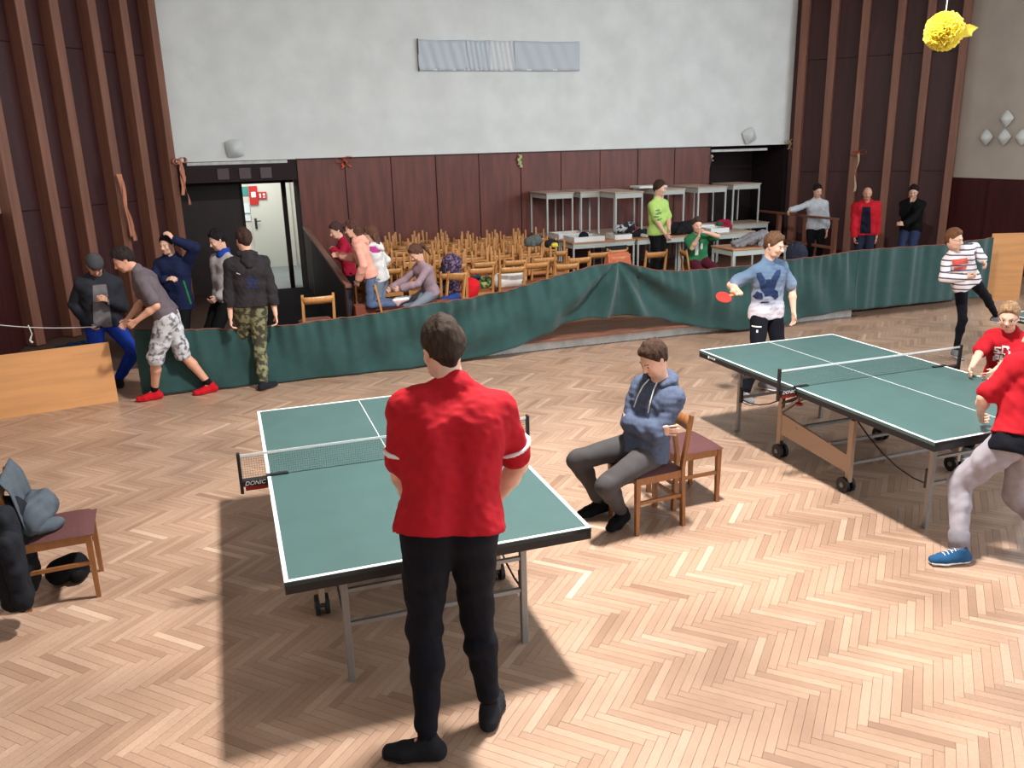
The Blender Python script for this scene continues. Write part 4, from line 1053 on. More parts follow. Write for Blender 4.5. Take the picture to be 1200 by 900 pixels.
    if shirt:
        S_ = Sh(); t = shirt.get('loose', .014); torso(S_, t, .05)
        hem = shirt.get('hem', .0)      # metres below the pelvis centre
        for sg in (-1, 1): S_.cap(pel + lp*sg*.075*s*b + up*.03, pel - up*(hem+.02) + lp*sg*.08*s*b, .100*s*b+t, .100*s*b+t*1.25, .04)
        sl = shirt.get('sleeve', 1.95)
        for i in (0, 1): arm(S_, i, 0, sl, t*.75, shirt.get('te', t*.9 if sl > 1.5 else .02), .03)
        if shirt.get('hood'):
            Hd = Sh(); pr = None
            for a_ in range(-130, 131, 20):
                r_ = math.radians(a_); q_ = nk + (lc*math.sin(r_)*.092 - fwc*(math.cos(r_)*.088 - .012))*s + up*(.030 + .012*math.cos(r_) - .03*(abs(a_)/130)**2)*s
                w_ = (.034 - .013*(abs(a_)/130)**1.5)*s
                if pr is not None: Hd.cap(pr[0], q_, pr[1], w_, .015)
                pr = (q_, w_)
            Hd.cap(nk - fwc*.095*s - up*.0, nk - fwc*.125*s - up*.075*s, .05*s, .045*s, .03); Hd.cap(nk - fwc*.10*s - up*.03 + lc*.04*s, nk - fwc*.10*s - up*.03 - lc*.04*s, .045*s, .045*s, .03)
            sh_obj('hood', Hd, res, shirt['mat'], e, (), wave(len(DIAG)+40, .005, 40))
        if shirt.get('collar'): S_.cap(nk - up*.01, nk + up*.035*s, .070*s, .066*s, .015)
        cuts = [(pel - up*hem*1.0, -up)]
        if not shirt.get('hood') and not shirt.get('collar'): S_.cap(nk + up*.15*s + fwc*.045*s, nk + up*.088*s + fwc*.040*s, .072*s, .070*s, .006, sub=True)
        else: S_.cap(nk + up*.12*s + fwc*.03*s, nk + up*.04*s + fwc*.02*s, .060*s, .056*s, .008, sub=True)
        w1 = wave(len(DIAG)*11+3, shirt.get('fold', .005), 20); w2 = wave(len(DIAG)*11+6, shirt.get('fold', .005)*.5, 55)
        objs['top'] = sh_obj(shirt.get('name', 't_shirt'), S_, res, shirt['mat'], e, cuts, lambda P: w1(P)+w2(P))
        for nm, f0, f1, mm in shirt.get('bands', ()):     # rings of another colour round the sleeves
            for i in (0, 1):
                r0 = Sh(); A, E_, W = sh_[i], el[i], wr[i]
                g0 = A+(E_-A)*f0 if f0 <= 1 else E_+(W-E_)*(f0-1); g1 = A+(E_-A)*f1 if f1 <= 1 else E_+(W-E_)*(f1-1)
                rr_ = (.050-.012*min(f0,1))*s*b + shirt.get('te', .02)*min(1,f0/sl)+t*.75*(1-min(1,f0/sl)) + .0035
                r0.cap(g0, g1, rr_, rr_, .002); ax = nz(g1-g0); o = sh_obj(nm, r0, min(res,.007), mm, e, [(g0, -ax), (g1, ax)])
        if 'inner' in shirt:   # open jacket: the shirt underneath shows as a panel on the chest
            rg = np.cross([0,0,1], fwc); 
            decal('undershirt', objs['top'], nk - up*.05*s, rg, up, [[(-.07*s,-.01),(.07*s,-.01),(.085*s,-.25*s),(.10*s,-.52*s),(-.10*s,-.52*s),(-.085*s,-.25*s)]], shirt['inner'], e, off=.006, sub=.04)
    shoe = outfit.get('shoe')
    if shoe:
        for i in (0, 1):
            if no_feet[i]: continue
            d, u_ = fdv[i], fup[i]; A = an[i]; z0 = A - u_*.085*s
            so = Sh(); hl_ = z0 - d*.045*s + u_*.038*s; bl_ = z0 + d*.10*s + u_*.032*s; tl = z0 + d*.165*s + u_*.028*s
            lt = np.cross(u_, d)
            for q in (-1, 1):
                so.cap(hl_ + lt*q*.006, bl_ + lt*q*.018*s, .036*s, .030*s, .02); so.cap(bl_ + lt*q*.018*s, tl + lt*q*.010*s, .030*s, .026*s, .02)
            so.cap(A - d*.012*s - u_*.02, z0 + d*.05*s + u_*.05*s, .042*s, .036*s, .03); so.cap(A - d*.008*s + u_*.01, A - d*.008*s - u_*.03, .042*s, .042*s, .02)
            so.cap(A - d*.0*s + u_*.07*s, A + u_*.035*s, .035*s, .034*s, .005, sub=True)
            o = sh_obj('shoe', so, min(res,.009), shoe['mat'], e, [(z0 + u_*.012, -u_)])
            PINV[o.name] = PINV[e.name]
            sl_ = Sh()
            for q in (-1, 1):
                sl_.cap(hl_ + lt*q*.008, bl_ + lt*q*.022*s, .038*s, .033*s, .02); sl_.cap(bl_ + lt*q*.022*s, tl + lt*q*.012*s, .033*s, .029*s, .02)
            so2 = sh_obj('sole', sl_, min(res,.009), shoe.get('sole', M['rubber']), None, [(z0, -u_), (z0 + u_*.024, u_)])
            so2.parent = o; so2.matrix_parent_inverse = Matrix.Identity(4)
            if shoe.get('lace'):
                lc_ = MB()
                for q in range(4):
                    pz = z0 + d*(.035+.022*q)*s + u_*(.098-.010*q)*s; lc_.tube([pz - lt*.022*s - u_*.004, pz + u_*.004, pz + lt*.022*s - u_*.004], .0035, 5)
                o3 = lc_.build('laces', shoe['lace']); o3.parent = o; o3.matrix_parent_inverse = Matrix.Identity(4); o3.matrix_parent_inverse = Matrix.Identity(4)
    info = dict(e=e, sh=sh_, el=el, wr=wr, hd=hd, kn=kn, an=an, nk=nk, pel=pel, up=up, fwc=fwc, lc=lc, fwp=fwp, lp=lp, objs=objs, s=s, head=Pq, face=fv, hup=hup)
    return info
def fix_child(o, e):   # world-space mesh under a person
    o.parent = e; o.matrix_parent_inverse = PINV[e.name]
from mathutils.bvhtree import BVHTree
def decal(name, target, origin, right, upv, polys, m, e, off=.004, sub=.02, subpart=True):
    """flat print laid on the cloth: polygons in (right, up) metres, cast along the view of the chest"""
    bvh = BVHTree.FromPolygons([v.co[:] for v in target.data.vertices], [p.vertices[:] for p in target.data.polygons])
    origin = Vector(origin); right = Vector(right).normalized(); upv = Vector(upv).normalized(); n = right.cross(upv)
    bm = bmesh.new()
    for poly in polys:
        vs = [bm.verts.new((x, y, 0)) for x, y in poly]
        try: bm.faces.new(vs)
        except Exception: pass
    bmesh.ops.triangulate(bm, faces=bm.faces[:])
    for _ in range(4):
        ed = [e_ for e_ in bm.edges if e_.calc_length() > sub]
        if not ed: break
        bmesh.ops.subdivide_edges(bm, edges=ed, cuts=1); bmesh.ops.triangulate(bm, faces=bm.faces[:])
    bad = []
    for v in bm.verts:
        p = origin + right*v.co.x + upv*v.co.y
        hit = bvh.ray_cast(p + n*.35, -n, .7)
        if hit[0] is None: bad.append(v); continue
        v.co = hit[0] + n*off
    bmesh.ops.delete(bm, geom=bad, context='VERTS')
    me = bpy.data.meshes.new(name); bm.to_mesh(me); bm.free(); o = link(name, me, m); 
    o.parent = target; o.matrix_parent_inverse = Matrix.Identity(4); return o
def blobs(seed, cx, cy, w_, h_, n=9, r=.3):
    rr_ = random.Random(seed); return [(cx + w_*math.cos(2*PI*i/n)*(1+rr_.uniform(-r,r)), cy + h_*math.sin(2*PI*i/n)*(1+rr_.uniform(-r,r))) for i in range(n)]
# ------------------------------------------------------------------ the people
def cloth(name, col, rough=.85, **k): return mat(name, srgb(*col), rough, var=k.pop('var', .08), vscale=k.pop('vscale', 14), bump=k.pop('bump', .12), bscale=k.pop('bscale', 220), spec=.2, **k)
red_c = cloth('red_sport_cloth', (174,24,36)); navy = cloth('navy_cloth', (13,14,24)); blackc = cloth('black_cloth', (14,14,17)); white_c = cloth('white_cloth', (228,226,224))
jean = cloth('blue_jeans', (84,98,128)); grey_pant = cloth('grey_trousers', (74,71,72)); hood_blue = cloth('heather_blue_hoodie', (80,90,112), var=.12, vscale=60)
shoe_dk = cloth('charcoal_shoe', (30,31,36)); shoe_gr = cloth('grey_shoe', (120,120,124)); shoe_wh = cloth('white_shoe', (214,210,208)); shoe_rd = cloth('red_shoe', (186,20,34)); shoe_bl = cloth('blue_shoe', (38,82,122))
camo = mat('camouflage', srgb(58,58,42), .85, vscale=16, col2=srgb(126,124,92), ramp=(.46,.54), bump=.1, detail=2)
splat = mat('grey_splatter', srgb(96,94,98), .85, vscale=17, col2=srgb(196,196,200), ramp=(.38,.52), bump=.1, detail=3)
def fade_mat():
    m = bpy.data.materials.new('blue_to_white_fade'); m.use_nodes = True; N = m.node_tree.nodes; L = m.node_tree.links; b = N['Principled BSDF']; b.inputs['Roughness'].default_value = .85
    g = N.new('ShaderNodeTexCoord'); s = N.new('ShaderNodeSeparateXYZ'); L.new(g.outputs['Object'], s.inputs[0]); r = N.new('ShaderNodeValToRGB')
    mr = N.new('ShaderNodeMapRange'); mr.inputs[1].default_value = .80; mr.inputs[2].default_value = 1.42; L.new(s.outputs[2], mr.inputs[0]); L.new(mr.outputs[0], r.inputs[0])
    e = r.color_ramp.elements; e[0].position = .12; e[0].color = srgb(222,212,220)+(1,); e[1].position = .85; e[1].color = srgb(84,106,132)+(1,); k = r.color_ramp.elements.new(.45); k.color = srgb(140,154,176)+(1,)
    L.new(r.outputs[0], b.inputs['Base Color']); return m
def stripe_mat():
    m = bpy.data.materials.new('white_knit_with_dark_stripes'); m.use_nodes = True; N = m.node_tree.nodes; L = m.node_tree.links; b = N['Principled BSDF']; b.inputs['Roughness'].default_value = .9
    g = N.new('ShaderNodeTexCoord'); w_ = N.new('ShaderNodeTexWave'); w_.bands_direction = 'Z'; w_.inputs['Scale'].default_value = 5.2; w_.inputs['Distortion'].default_value = .6; L.new(g.outputs['Object'], w_.inputs[0])
    r = N.new('ShaderNodeValToRGB'); e = r.color_ramp.elements; e[0].position = .10; e[0].color = srgb(70,66,86)+(1,); e[1].position = .22; e[1].color = srgb(226,216,218)+(1,); L.new(w_.outputs['Fac'], r.inputs[0]); L.new(r.outputs[0], b.inputs['Base Color']); return m
def xl(P, dx=0, dy=0, dz=0): return np.array(P) + np.array([dx, dy, dz])

# 1 player with his back to us
Y1 = 3.2
f0, f1 = Zp(500, 868, .09), Zp(574, 828, .09)
p1 = person('tall player in red T-shirt and black trousers, his back turned, at the near table', 1.87,
    J(526, 658, 3.14), J(530, 452, 3.32), J(519, 411, 3.38), 84, 80, (98, -14), (J(496, 606, 3.40), J(580, 588, 3.44)), (f0, f1),
    dict(top=dict(mat=red_c, sleeve=.78, loose=.020, te=.040, hem=.02, fold=.0065, bands=(('sleeve_band', .62, .67, white_c),)), legs=dict(mat=navy, loose=.014, te=.012, len=1.86, fold=.006), socks=blackc, shoe=dict(mat=shoe_dk, sole=shoe_dk)),
    elbow=((-.9,-.5,-.3),(1,-.5,-.2)), res=.0085, hair=(58,46,38), footdir=(158, 62), build=1.13, eyes=True, tone=0)
# 2 seated spectator in the hoodie
pel2 = np.array((2.64, 4.93, .555)); nk2 = np.array(J(777, 456, 4.93)); hd2 = np.array(J(766, 421, 4.90))
fc2 = yawv(200); lc2 = np.cross([0,0,1], fc2); cc2 = pel2 + (nk2-pel2)*.52
p2 = person('young man in a blue hoodie with folded arms, seated beside the near table', 1.76, pel2, nk2, hd2, 192, 203, (192, -30),
    (cc2 + fc2*.175 - lc2*.10 + np.array([0,0,.0]), cc2 + fc2*.15 + lc2*.14 + np.array([0,0,-.01])), (Zp(729, 600, .10), Zp(703, 588, .10)),
    dict(top=dict(mat=hood_blue, name='hoodie', sleeve=1.9, loose=.016, hem=.04, hood=True, fold=.007), legs=dict(mat=grey_pant, loose=.016, te=.010, len=1.85, fold=.007), socks=cloth('green_black_sock', (40,60,44)), shoe=dict(mat=blackc, sole=blackc, lace=blackc)),
    elbow=(lc2*.8 - np.array([0,0,.8]) + fc2*.2, -lc2*.9 - np.array([0,0,.7]) + fc2*.3), knee=(yawv(208)+[0,0,.45], yawv(172)+[0,0,.45]), res=.0085, hair=(64,46,36), footdir=(215, 190), hand_dir=(-lc2*.8-fc2*.6+[0,0,.1], lc2*.85-fc2*.45), fingers=((.15,),(.2,)), palm=(-fc2, -fc2))
# hoodie strings
g = MB()
for q in (-1, 1):
    a = p2['nk'] + p2['fwc']*.085 + p2['lc']*q*.035 + p2['up']*.0; g.tube([a, a + p2['fwc']*.035 - p2['up']*.05 + p2['lc']*q*.012, a + p2['fwc']*.055 - p2['up']*.13 + p2['lc']*q*.022, a + p2['fwc']*.06 - p2['up']*.21 + p2['lc']*q*.028], .0045, 6)
fix_child(g.build('drawstring', M['string'], None, smooth=True), p2['e'])
# 3 player in the fading blue shirt
Y3 = 7.28
def ray_yaw(px): return 71.3 - math.degrees(math.atan((px-600)/974.7))
def img_right(px): return yawv(ray_yaw(px)-90)
p3 = person('player in a blue-to-white fading T-shirt holding a red bat at the right table', 1.74, J(897, 385, Y3+.05), J(901, 307, Y3-.02), J(907, 288, Y3-.08), -88, -84, (-62, -14),
    (J(930, 366, Y3-.1), J(868, 344, Y3-.14)), (Zp(897, 447, .09), Zp(873, 460, .09)),
    dict(top=dict(mat=fade_mat(), sleeve=.78, loose=.018, te=.028, hem=.05, fold=.006), legs=dict(mat=navy, loose=.014, len=1.9), shoe=dict(mat=shoe_gr, sole=M['white'])),
    elbow=((.8,.2,-.5),(-.6,.7,-.4)), res=.009, hair=(92,66,48), footdir=(-60,-100), hand_dir=(None, -img_right(860)*.7+np.array([0,-.45,.0])), fingers=((.35,),(.75,)))
ir3 = img_right(897)
fx = [[(-.12,.15),(-.075,.16),(-.03,.09),(-.035,.02),(-.085,.05),(-.115,.11)], [(.12,.17),(.08,.17),(.03,.10),(.035,.02),(.09,.06),(.118,.12)], [(-.026,.085),(.026,.09),(.03,.03),(-.03,.03)], [(-.085,.045),(.09,.055),(.07,-.03),(-.06,-.04)], [(-.055,-.03),(.06,-.02),(.03,-.09),(-.02,-.095)], blobs(3,-.085,-.09,.05,.045,9), blobs(4,.075,-.08,.04,.05,9), [(-.06,-.155),(.02,-.15),(.02,-.165),(-.06,-.17)]]
decal('shirt_print', p3['objs']['top'], p3['nk'] - p3['up']*.25, ir3, (0,0,1), fx, cloth('dark_blue_print', (42,56,92)), p3['e'])
decal('trouser_print', p3['objs']['legs'], p3['pel'] - np.array([0,0,.12]) - ir3*.09, ir3, (0,0,1), [[(-.05,.0),(.05,.0),(.05,.012),(-.05,.012)], [(.0,-.05),(.018,-.05),(.018,-.025),(.0,-.025)]], white_c, p3['e'])
# bat in his right hand
def bat(label, w, d, n, colr):
    w = Vector(w); d = Vector(d).normalized(); n = Vector(n); n = (n - d*n.dot(d)).normalized(); x = d.cross(n)
    e = empty('table_tennis_bat', w, 0, label, 'bat'); bpy.context.view_layer.update(); PINV[e.name] = Matrix.Translation(-w)
    c_ = w + d*.155
    out = [(math.cos(a)*.076, math.sin(a)*.080) for a in [2*PI*i/28 for i in range(28)]]
    f = lambda o: (lambda u, v: c_ + x*u + d*v + n*o)
    for nm, a, b_, m_ in (('rubber_sheet', .003, .007, M['red_plastic'] if colr else mat('bright_red_rubber', srgb(206,48,42), .5)), ('blade', -.003, .003, M['beech']), ('rubber_sheet', -.007, -.003, M['rubber'])):
        o = MB().prism(out, f(a), f(b_)).build(nm, m_); fix_child(o, e)
    o = MB().bar(w - d*.03, w + d*.085, .028, .02, up=n).build('handle', M['beech'], None, bevel=.003); fix_child(o, e)
hd3 = Vector(p3['hd'][1]); bat('red table tennis bat in the hand of the player in the fading blue shirt', Vector(p3['wr'][1]) + hd3*.06, hd3 + Vector((0,0,-.12)), (.1,-.5,.8), 0)
# 4 lunging player at the right edge
Y4 = 3.45
p4 = person('player in a red shirt and grey trousers lunging at the right picture edge', 1.74, J(1188, 556, Y4+.10), J(1211, 432, Y4+.24), J(1221, 393, Y4+.34), 95, 98, (120, -15),
    (J(1149, 484, Y4+.46), J(1240, 500, Y4+.45)), (Zp(1124, 645, .09), Zp(1252, 640, .09)),
    dict(top=dict(mat=red_c, sleeve=.82, loose=.026, te=.036, hem=-.03, fold=.007), legs=dict(mat=cloth('light_grey_trousers', (158,152,160)), loose=.022, te=.016, len=1.84, fold=.008, cuff=cloth('grey_cuff', (130,126,134))), socks=cloth('lilac_grey_sock', (146,140,156)), shoe=dict(mat=shoe_bl, sole=M['white'], lace=white_c)),
    elbow=((-1,-.2,-.1),(.9,.2,-.2)), res=.009, hair=(70,52,40), footdir=(165, 80))
sh_ = Sh(); 
for q in (-1, 1): sh_.cap(p4['pel'] + p4['lp']*q*.07 + p4['up']*.05, p4['pel'] + p4['lp']*q*.085 - p4['up']*.04, .116, .128, .04)
sh_obj('dark_waistband', sh_, .009, navy, p4['e'], [(p4['pel']-p4['up']*.08, -p4['up'])], wave(8,.004,30))
# 5 boy with glasses seated behind the right table
c5 = np.array(Zp(1184, 395, 1.02)); nk5 = c5; base5 = np.array([nk5[0]+.10, nk5[1]+.08, .56])
f5 = yawv(212); 
p5 = person('boy with glasses in a red T-shirt with white lettering, sitting behind the right table', 1.42, base5, nk5, np.array(J(1182, 372, nk5[1]-.02)), 205, 210, (216, -12),
    (np.array(J(1152, 446, nk5[1]-.24)), np.array(J(1136, 434, nk5[1]-.10))), (base5 + f5*.36 + np.array([.1,-.1,-.46]), base5 + f5*.36 + np.array([-.1,.1,-.46])),
    dict(top=dict(mat=red_c, sleeve=.8, loose=.018, te=.028, hem=.03), legs=dict(mat=navy, loose=.012), shoe=dict(mat=shoe_gr, sole=M['white']), glasses=1, head=1.12),
    knee=(f5+[0,0,1.2], f5+[0,0,1.2]), elbow=((.7,-.4,-1.2),(-.4,.7,-.9)), res=.009, hair=(150,118,88), footdir=(205,205), fingers=((.3,),(.3,)))
k5 = dup(ch_a); place(k5, (base5[0], base5[1], 0), math.radians(205-90), 'wooden chair under the boy with glasses behind the right table')
ir5 = img_right(1180); nk_ = p5['nk']
T5 = []
def glyph(cx, cy, w_, h_, rows):
    n_ = len(rows); m_ = len(rows[0]); 
    for r_, row in enumerate(rows):
        c = 0
        while c < m_:
            if row[c] == '#':
                c1 = c
                while c1 < m_ and row[c1] == '#': c1 += 1
                x0 = cx + w_*c/m_; x1 = cx + w_*c1/m_; y1 = cy - h_*r_/n_; y0 = cy - h_*(r_+1)/n_; T5.append([(x0,y0),(x1,y0),(x1,y1),(x0,y1)]); c = c1
            else: c += 1
glyph(-.10,.035,.05,.06,["####","#...","###.","..##","####"]); glyph(-.045,.05,.06,.075,["#####","#...#","#...#","#...#","#####"])
glyph(.025,.03,.022,.04,["#..","##.","#.#"]); glyph(.05,.03,.022,.04,["###","#..","##.","###"]); glyph(.075,.03,.022,.04,["##","##","#.","#."]); 
glyph(-.10,-.035,.045,.06,[".###","##.#","####","##.."]); glyph(-.05,-.035,.05,.06,["##.##","#####","#.#.#"]); glyph(.005,-.03,.045,.06,["####","#.#.","####",".#.#"]); glyph(.055,-.02,.04,.06,["###.","#.##","###.","#.##"])
glyph(-.06,-.10,.13,.035,["##.#.##.##","#.##.#.###"])
decal('shirt_lettering', p5['objs']['top'], nk_ - p5['up']*.155, ir5, (0,0,1), T5, white_c, p5['e'], sub=.03)
# 6 child in the striped jumper
Y6 = 7.62
p6 = person('child in a striped white jumper with red print, mid stroke at the far right', 1.52, J(1134, 336, Y6), J(1121, 297, Y6-.03), J(1118, 281, Y6-.07), -100, -105, (-72, -6),
    (J(1152, 305, Y6-.12), J(1131, 325, Y6-.3)), (J(1178, 386, Y6+.15), Zp(1120, 411, .09)),
    dict(top=dict(mat=stripe_mat(), name='jumper', sleeve=1.9, loose=.016, hem=.04), legs=dict(mat=navy, loose=.004, te=.002), shoe=dict(mat=shoe_gr, sole=M['white']), glasses=1, head=1.08),
    elbow=((.9,.2,-.3),(-.8,.2,-.6)), res=.0095, hair=(104,70,48), footdir=(-60,-110), knee=(img_right(1150)*.8+[0,0,.3], None))
ir6 = img_right(1120)
decal('jumper_print', p6['objs']['top'], p6['nk'] - p6['up']*.18, ir6, (0,0,1), [[(-.09,.05),(.07,.07),(.09,.0),(-.07,-.02)], [(-.06,-.04),(.08,-.03),(.07,-.07),(-.05,-.08)], blobs(5,.0,-.12,.05,.025,8)], cloth('coral_print', (206,92,80)), p6['e'])
# 7-9 men at the right
p7 = person('young man in a light grey sweatshirt with a hand on the railing', 1.74, J(955, 284, 14.25), J(957, 237, 14.2), J(958, 224, 14.15), -120, -122, (-98, -14),
    (J(969, 279, 14.15), J(920, 248.5, 14.05)), 0.0, dict(top=dict(mat=cloth('light_grey_sweat', (196,202,210)), name='sweatshirt', sleeve=1.9, hem=.05), legs=dict(mat=blackc), shoe=dict(mat=shoe_dk)), elbow=((.7,.2,-.5),(-.6,.3,-.7)), res=.011, hair=(40,32,32), hand_dir=(None, (-.8,-.2,-.4)))
p8 = person('bald man in an open red jacket over a navy shirt with hands in his pockets', 1.72, J(1013, 290, 13.05), J(1015, 240, 13.0), J(1016.5, 227, 12.93), -130, -130, (-128, -8),
    (J(1027, 281, 12.85), J(1001, 281, 12.95)), 0.0, dict(top=dict(mat=cloth('red_jacket', (190,30,44)), name='jacket', sleeve=1.92, loose=.034, te=.016, hem=.06, fold=.010, collar=True, inner=cloth('navy_shirt', (28,30,48))), legs=dict(mat=cloth('dark_jeans', (36,40,58))), shoe=dict(mat=shoe_dk)), elbow=((.5,-.1,-.8),(-.3,.4,-.8)), res=.011, hair_style='bald', build=1.12, tone=1)
p9 = person('man in a black sweater with one hand at his chin by the brown pillars', 1.78, J(1066, 282, 13.0), J(1070, 239, 12.95), J(1070.5, 225, 12.85), -145, -145, (-140, -18),
    (J(1060, 263, 12.75), J(1067, 238, 12.72)), 0.0, dict(top=dict(mat=blackc, name='sweater', sleeve=1.9, hem=.05), legs=dict(mat=cloth('indigo_jeans', (48,58,90))), shoe=dict(mat=shoe_dk)), elbow=((.8,-.3,-.5),(-.3,.2,-.9)), res=.011, hair=(36,28,28), hand_dir=((-.6,.3,.1),(0,-.1,1)), build=1.05)
# 10 boy in the lime shirt
Y10 = 12.9
p10 = person('boy in a lime green T-shirt standing in front of the stacked desks', 1.78, J(770, 283, Y10), J(771, 236, Y10-.03), J(773, 221, Y10-.06), -62, -65, (-42, -10),
    (J(784, 270, Y10-.25), J(780, 275, Y10-.30)), SZ, dict(top=dict(mat=cloth('lime_cloth', (186,220,120)), sleeve=.8, te=.028, hem=.03), legs=dict(mat=blackc), shoe=dict(mat=shoe_dk)), elbow=((.6,.3,-.6),(-.8,-.3,-.4)), res=.0105, hair=(66,48,40))
decal('shirt_print', p10['objs']['top'], p10['nk'] - p10['up']*.22, img_right(775), (0,0,1), [blobs(31,0,.05,.05,.02,7), blobs(32,.02,0,.06,.02,7), blobs(33,-.02,-.05,.05,.015,7), blobs(34,.03,-.1,.04,.02,7)], cloth('grey_green_print', (120,138,96)), p10['e'])
# 11 seated boy in the football shirt
Y11 = 11.55
pl11 = np.array((7.18, 11.55, SZ+.55)); f11 = yawv(-108)
p11 = person('boy in a green and white football shirt sitting with a hand at his mouth', 1.55, J(817, 303, Y11), J(817, 276, Y11-.05), J(817, 264, Y11-.10), -110, -112, (-104, -8),
    (J(826, 272, Y11-.3), J(819, 277, Y11-.33)), (J(846, 345, Y11-.45), J(832, 348, Y11-.5)), dict(top=dict(mat=cloth('green_football_cloth', (50,120,78)), sleeve=.8, te=.026, hem=.03), legs=dict(mat=cloth('maroon_trousers', (84,26,44))), shoe=dict(mat=shoe_dk), head=1.05), elbow=((.9,-.2,-.3),(-.3,-.3,-.9)), knee=(f11+[.3,0,.8], f11+[0,0,.8]), res=.0105, hair=(72,54,46), hand_dir=((-.7,0,.2),(.1,0,1)))
decal('shirt_print', p11['objs']['top'], p11['nk'] - p11['up']*.2, img_right(817), (0,0,1), [[(-.03,.10),(.02,.10),(.02,-.12),(-.03,-.12)], blobs(41,.07,.02,.02,.05,7), blobs(42,-.08,.0,.015,.06,7)], white_c, p11['e'])
# 12 girl tying a shoe
Y12 = 10.72
pl12 = np.array((2.62, 10.82, SZ+.54)); 
p12 = person('girl with a ponytail and grey clothes bending to tie a shoe on a chair', 1.50, J(505, 342, Y12+.02), J(493, 309, Y12-.02), J(488, 297, Y12-.06), 190, 200, (196, -38),
    (J(470, 338, Y12-.15), J(459, 338, Y12+.05)), (pl12*[1,1,0] + [-.36,-.20,SZ+.09], pl12*[1,1,0] + [-.40,.02,SZ+.09]), dict(top=dict(mat=cloth('dusty_mauve_knit', (150,128,136)), name='jumper', sleeve=1.9, hem=.03), legs=dict(mat=cloth('pale_grey_leggings', (124,130,142)), loose=.012), shoe=dict(mat=shoe_wh), head=1.05), elbow=((.2,-.6,-.8),(.1,.7,-.6)), knee=(yawv(205)+[0,0,.8], yawv(190)+[0,0,.8]), res=.0105, build=.88, hair=(84,58,48), hair_style='ponytail', fingers=((.6,),(.6,)))
# 13 kneeling girl in pink
Y13 = 10.62
p13 = person('girl in a pale pink jacket and jeans kneeling on a chair, back half turned', 1.46, J(437, 331, Y13), J(419, 284, Y13), J(413, 269, Y13+.03), 172, 168, (165, -10),
    (J(420, 328, Y13-.14), J(400, 300, Y13+.4)), (J(466, 356, Y13-.1), J(468, 354, Y13+.1)), dict(top=dict(mat=cloth('pale_pink_cloth', (222,160,142)), name='jacket', sleeve=1.9, loose=.02, hem=.02, hood=True), legs=dict(mat=jean, loose=.008), shoe=dict(mat=cloth('pink_white_shoe', (206,170,172)), sole=M['white']), head=1.06), elbow=((.4,-.8,-.2),(-.2,.5,-.7)), knee=((-.7,-.1,-.7),(-.7,.1,-.7)), res=.0105, build=.88, hair=(78,52,44), hair_style='long', footdir=(10,10), foot_up=((0,0,-1),(0,0,-1)), fingers=((.5,),(.4,)))
# 14 girl in red at the railing
Y14 = 11.7
p14 = person('girl in a red top leaning with folded arms on the left stage railing', 1.46, J(411, 322, Y14), J(403, 285, Y14), J(394, 271, Y14), 178, 182, (195, -18),
    (J(390, 292, Y14-.12), J(398, 296, Y14+.1)), SZ, dict(top=dict(mat=cloth('crimson_cloth', (158,24,52)), sleeve=1.85, hem=.02), legs=dict(mat=blackc), shoe=dict(mat=shoe_dk), head=1.05), elbow=((-.2,-.7,-.5),(-.2,.7,-.5)), res=.0105, build=.88, hair=(70,50,46), hair_style='ponytail', hand_dir=((-.2,.9,.2),(-.5,-.7,-.2)))
# 15 girl behind
Y15 = 11.15
p15 = person('girl in a white and magenta hoodie behind the girl in pink, hair down', 1.44, J(447, 326, Y15), J(438, 290, Y15), J(434, 275, Y15), 150, 150, (150, -12),
    (J(428, 312, Y15+.25), J(446, 318, Y15+.3)), SZ, dict(top=dict(mat=white_c, name='hoodie', sleeve=1.9, hem=.03, hood=True), legs=dict(mat=cloth('light_jeans', (134,146,164))), shoe=dict(mat=shoe_wh), head=1.05), res=.0105, build=.88, hair=(92,64,52), hair_style='long')
decal('hood_patch', p15['objs']['top'], p15['nk'] - p15['up']*.02, img_right(440), (0,0,1), [blobs(51,0.03,0,.09,.07,9)], cloth('magenta_cloth', (170,60,130)), p15['e'])
# 16 man in the dark coat at the left
Y16 = 10.55
p16 = person('man in a knitted cap and open dark coat bowing his head behind the plywood board', 1.74, J(120, 386, Y16), J(116, 327, Y16-.08), J(111, 311, Y16-.22), -82, -80, (-72, -48),
    (J(127, 352, Y16-.25), J(103, 378, Y16-.12)), (Zp(139, 443, .09), Zp(118, 442, .09)), dict(top=dict(mat=cloth('charcoal_coat', (44,46,54)), name='coat', sleeve=1.92, loose=.034, te=.02, hem=.02, collar=True, inner=cloth('grey_pullover', (116,112,116))), legs=dict(mat=cloth('royal_blue_trousers', (32,64,168)), loose=.016), shoe=dict(mat=shoe_dk), cap=cloth('grey_knit', (72,72,76))), elbow=((.3,.3,-1),(-.4,.3,-1)), knee=((.8,-.4,.2),None), res=.0105, hair=(60,50,44), build=1.06, tone=1)
# 17 bending man
p17 = person('man in a grey T-shirt and splattered shorts bending forward, wearing red shoes', 1.80, J(200, 376, 9.62), J(160, 317, 9.55), J(145, 305, 9.52), 182, 184, (192, -28),
    (J(160, 376, 9.35), J(150, 374, 9.7)), (Zp(181, 459, .09), Zp(246, 451, .09)), dict(top=dict(mat=cloth('grey_brown_tee', (98,88,94)), sleeve=.75, te=.022, hem=.0), legs=dict(mat=splat, name='shorts', loose=.030, te=.034, len=1.0, fold=.009), socks=blackc, shoe=dict(mat=shoe_rd, sole=shoe_rd)), elbow=((.8,-.3,-.2),(.6,.5,-.2)), knee=((-.6,-.8,0),(-.9,0,0)), res=.0095, hair=(40,32,30), footdir=(190, 200), tone=1)
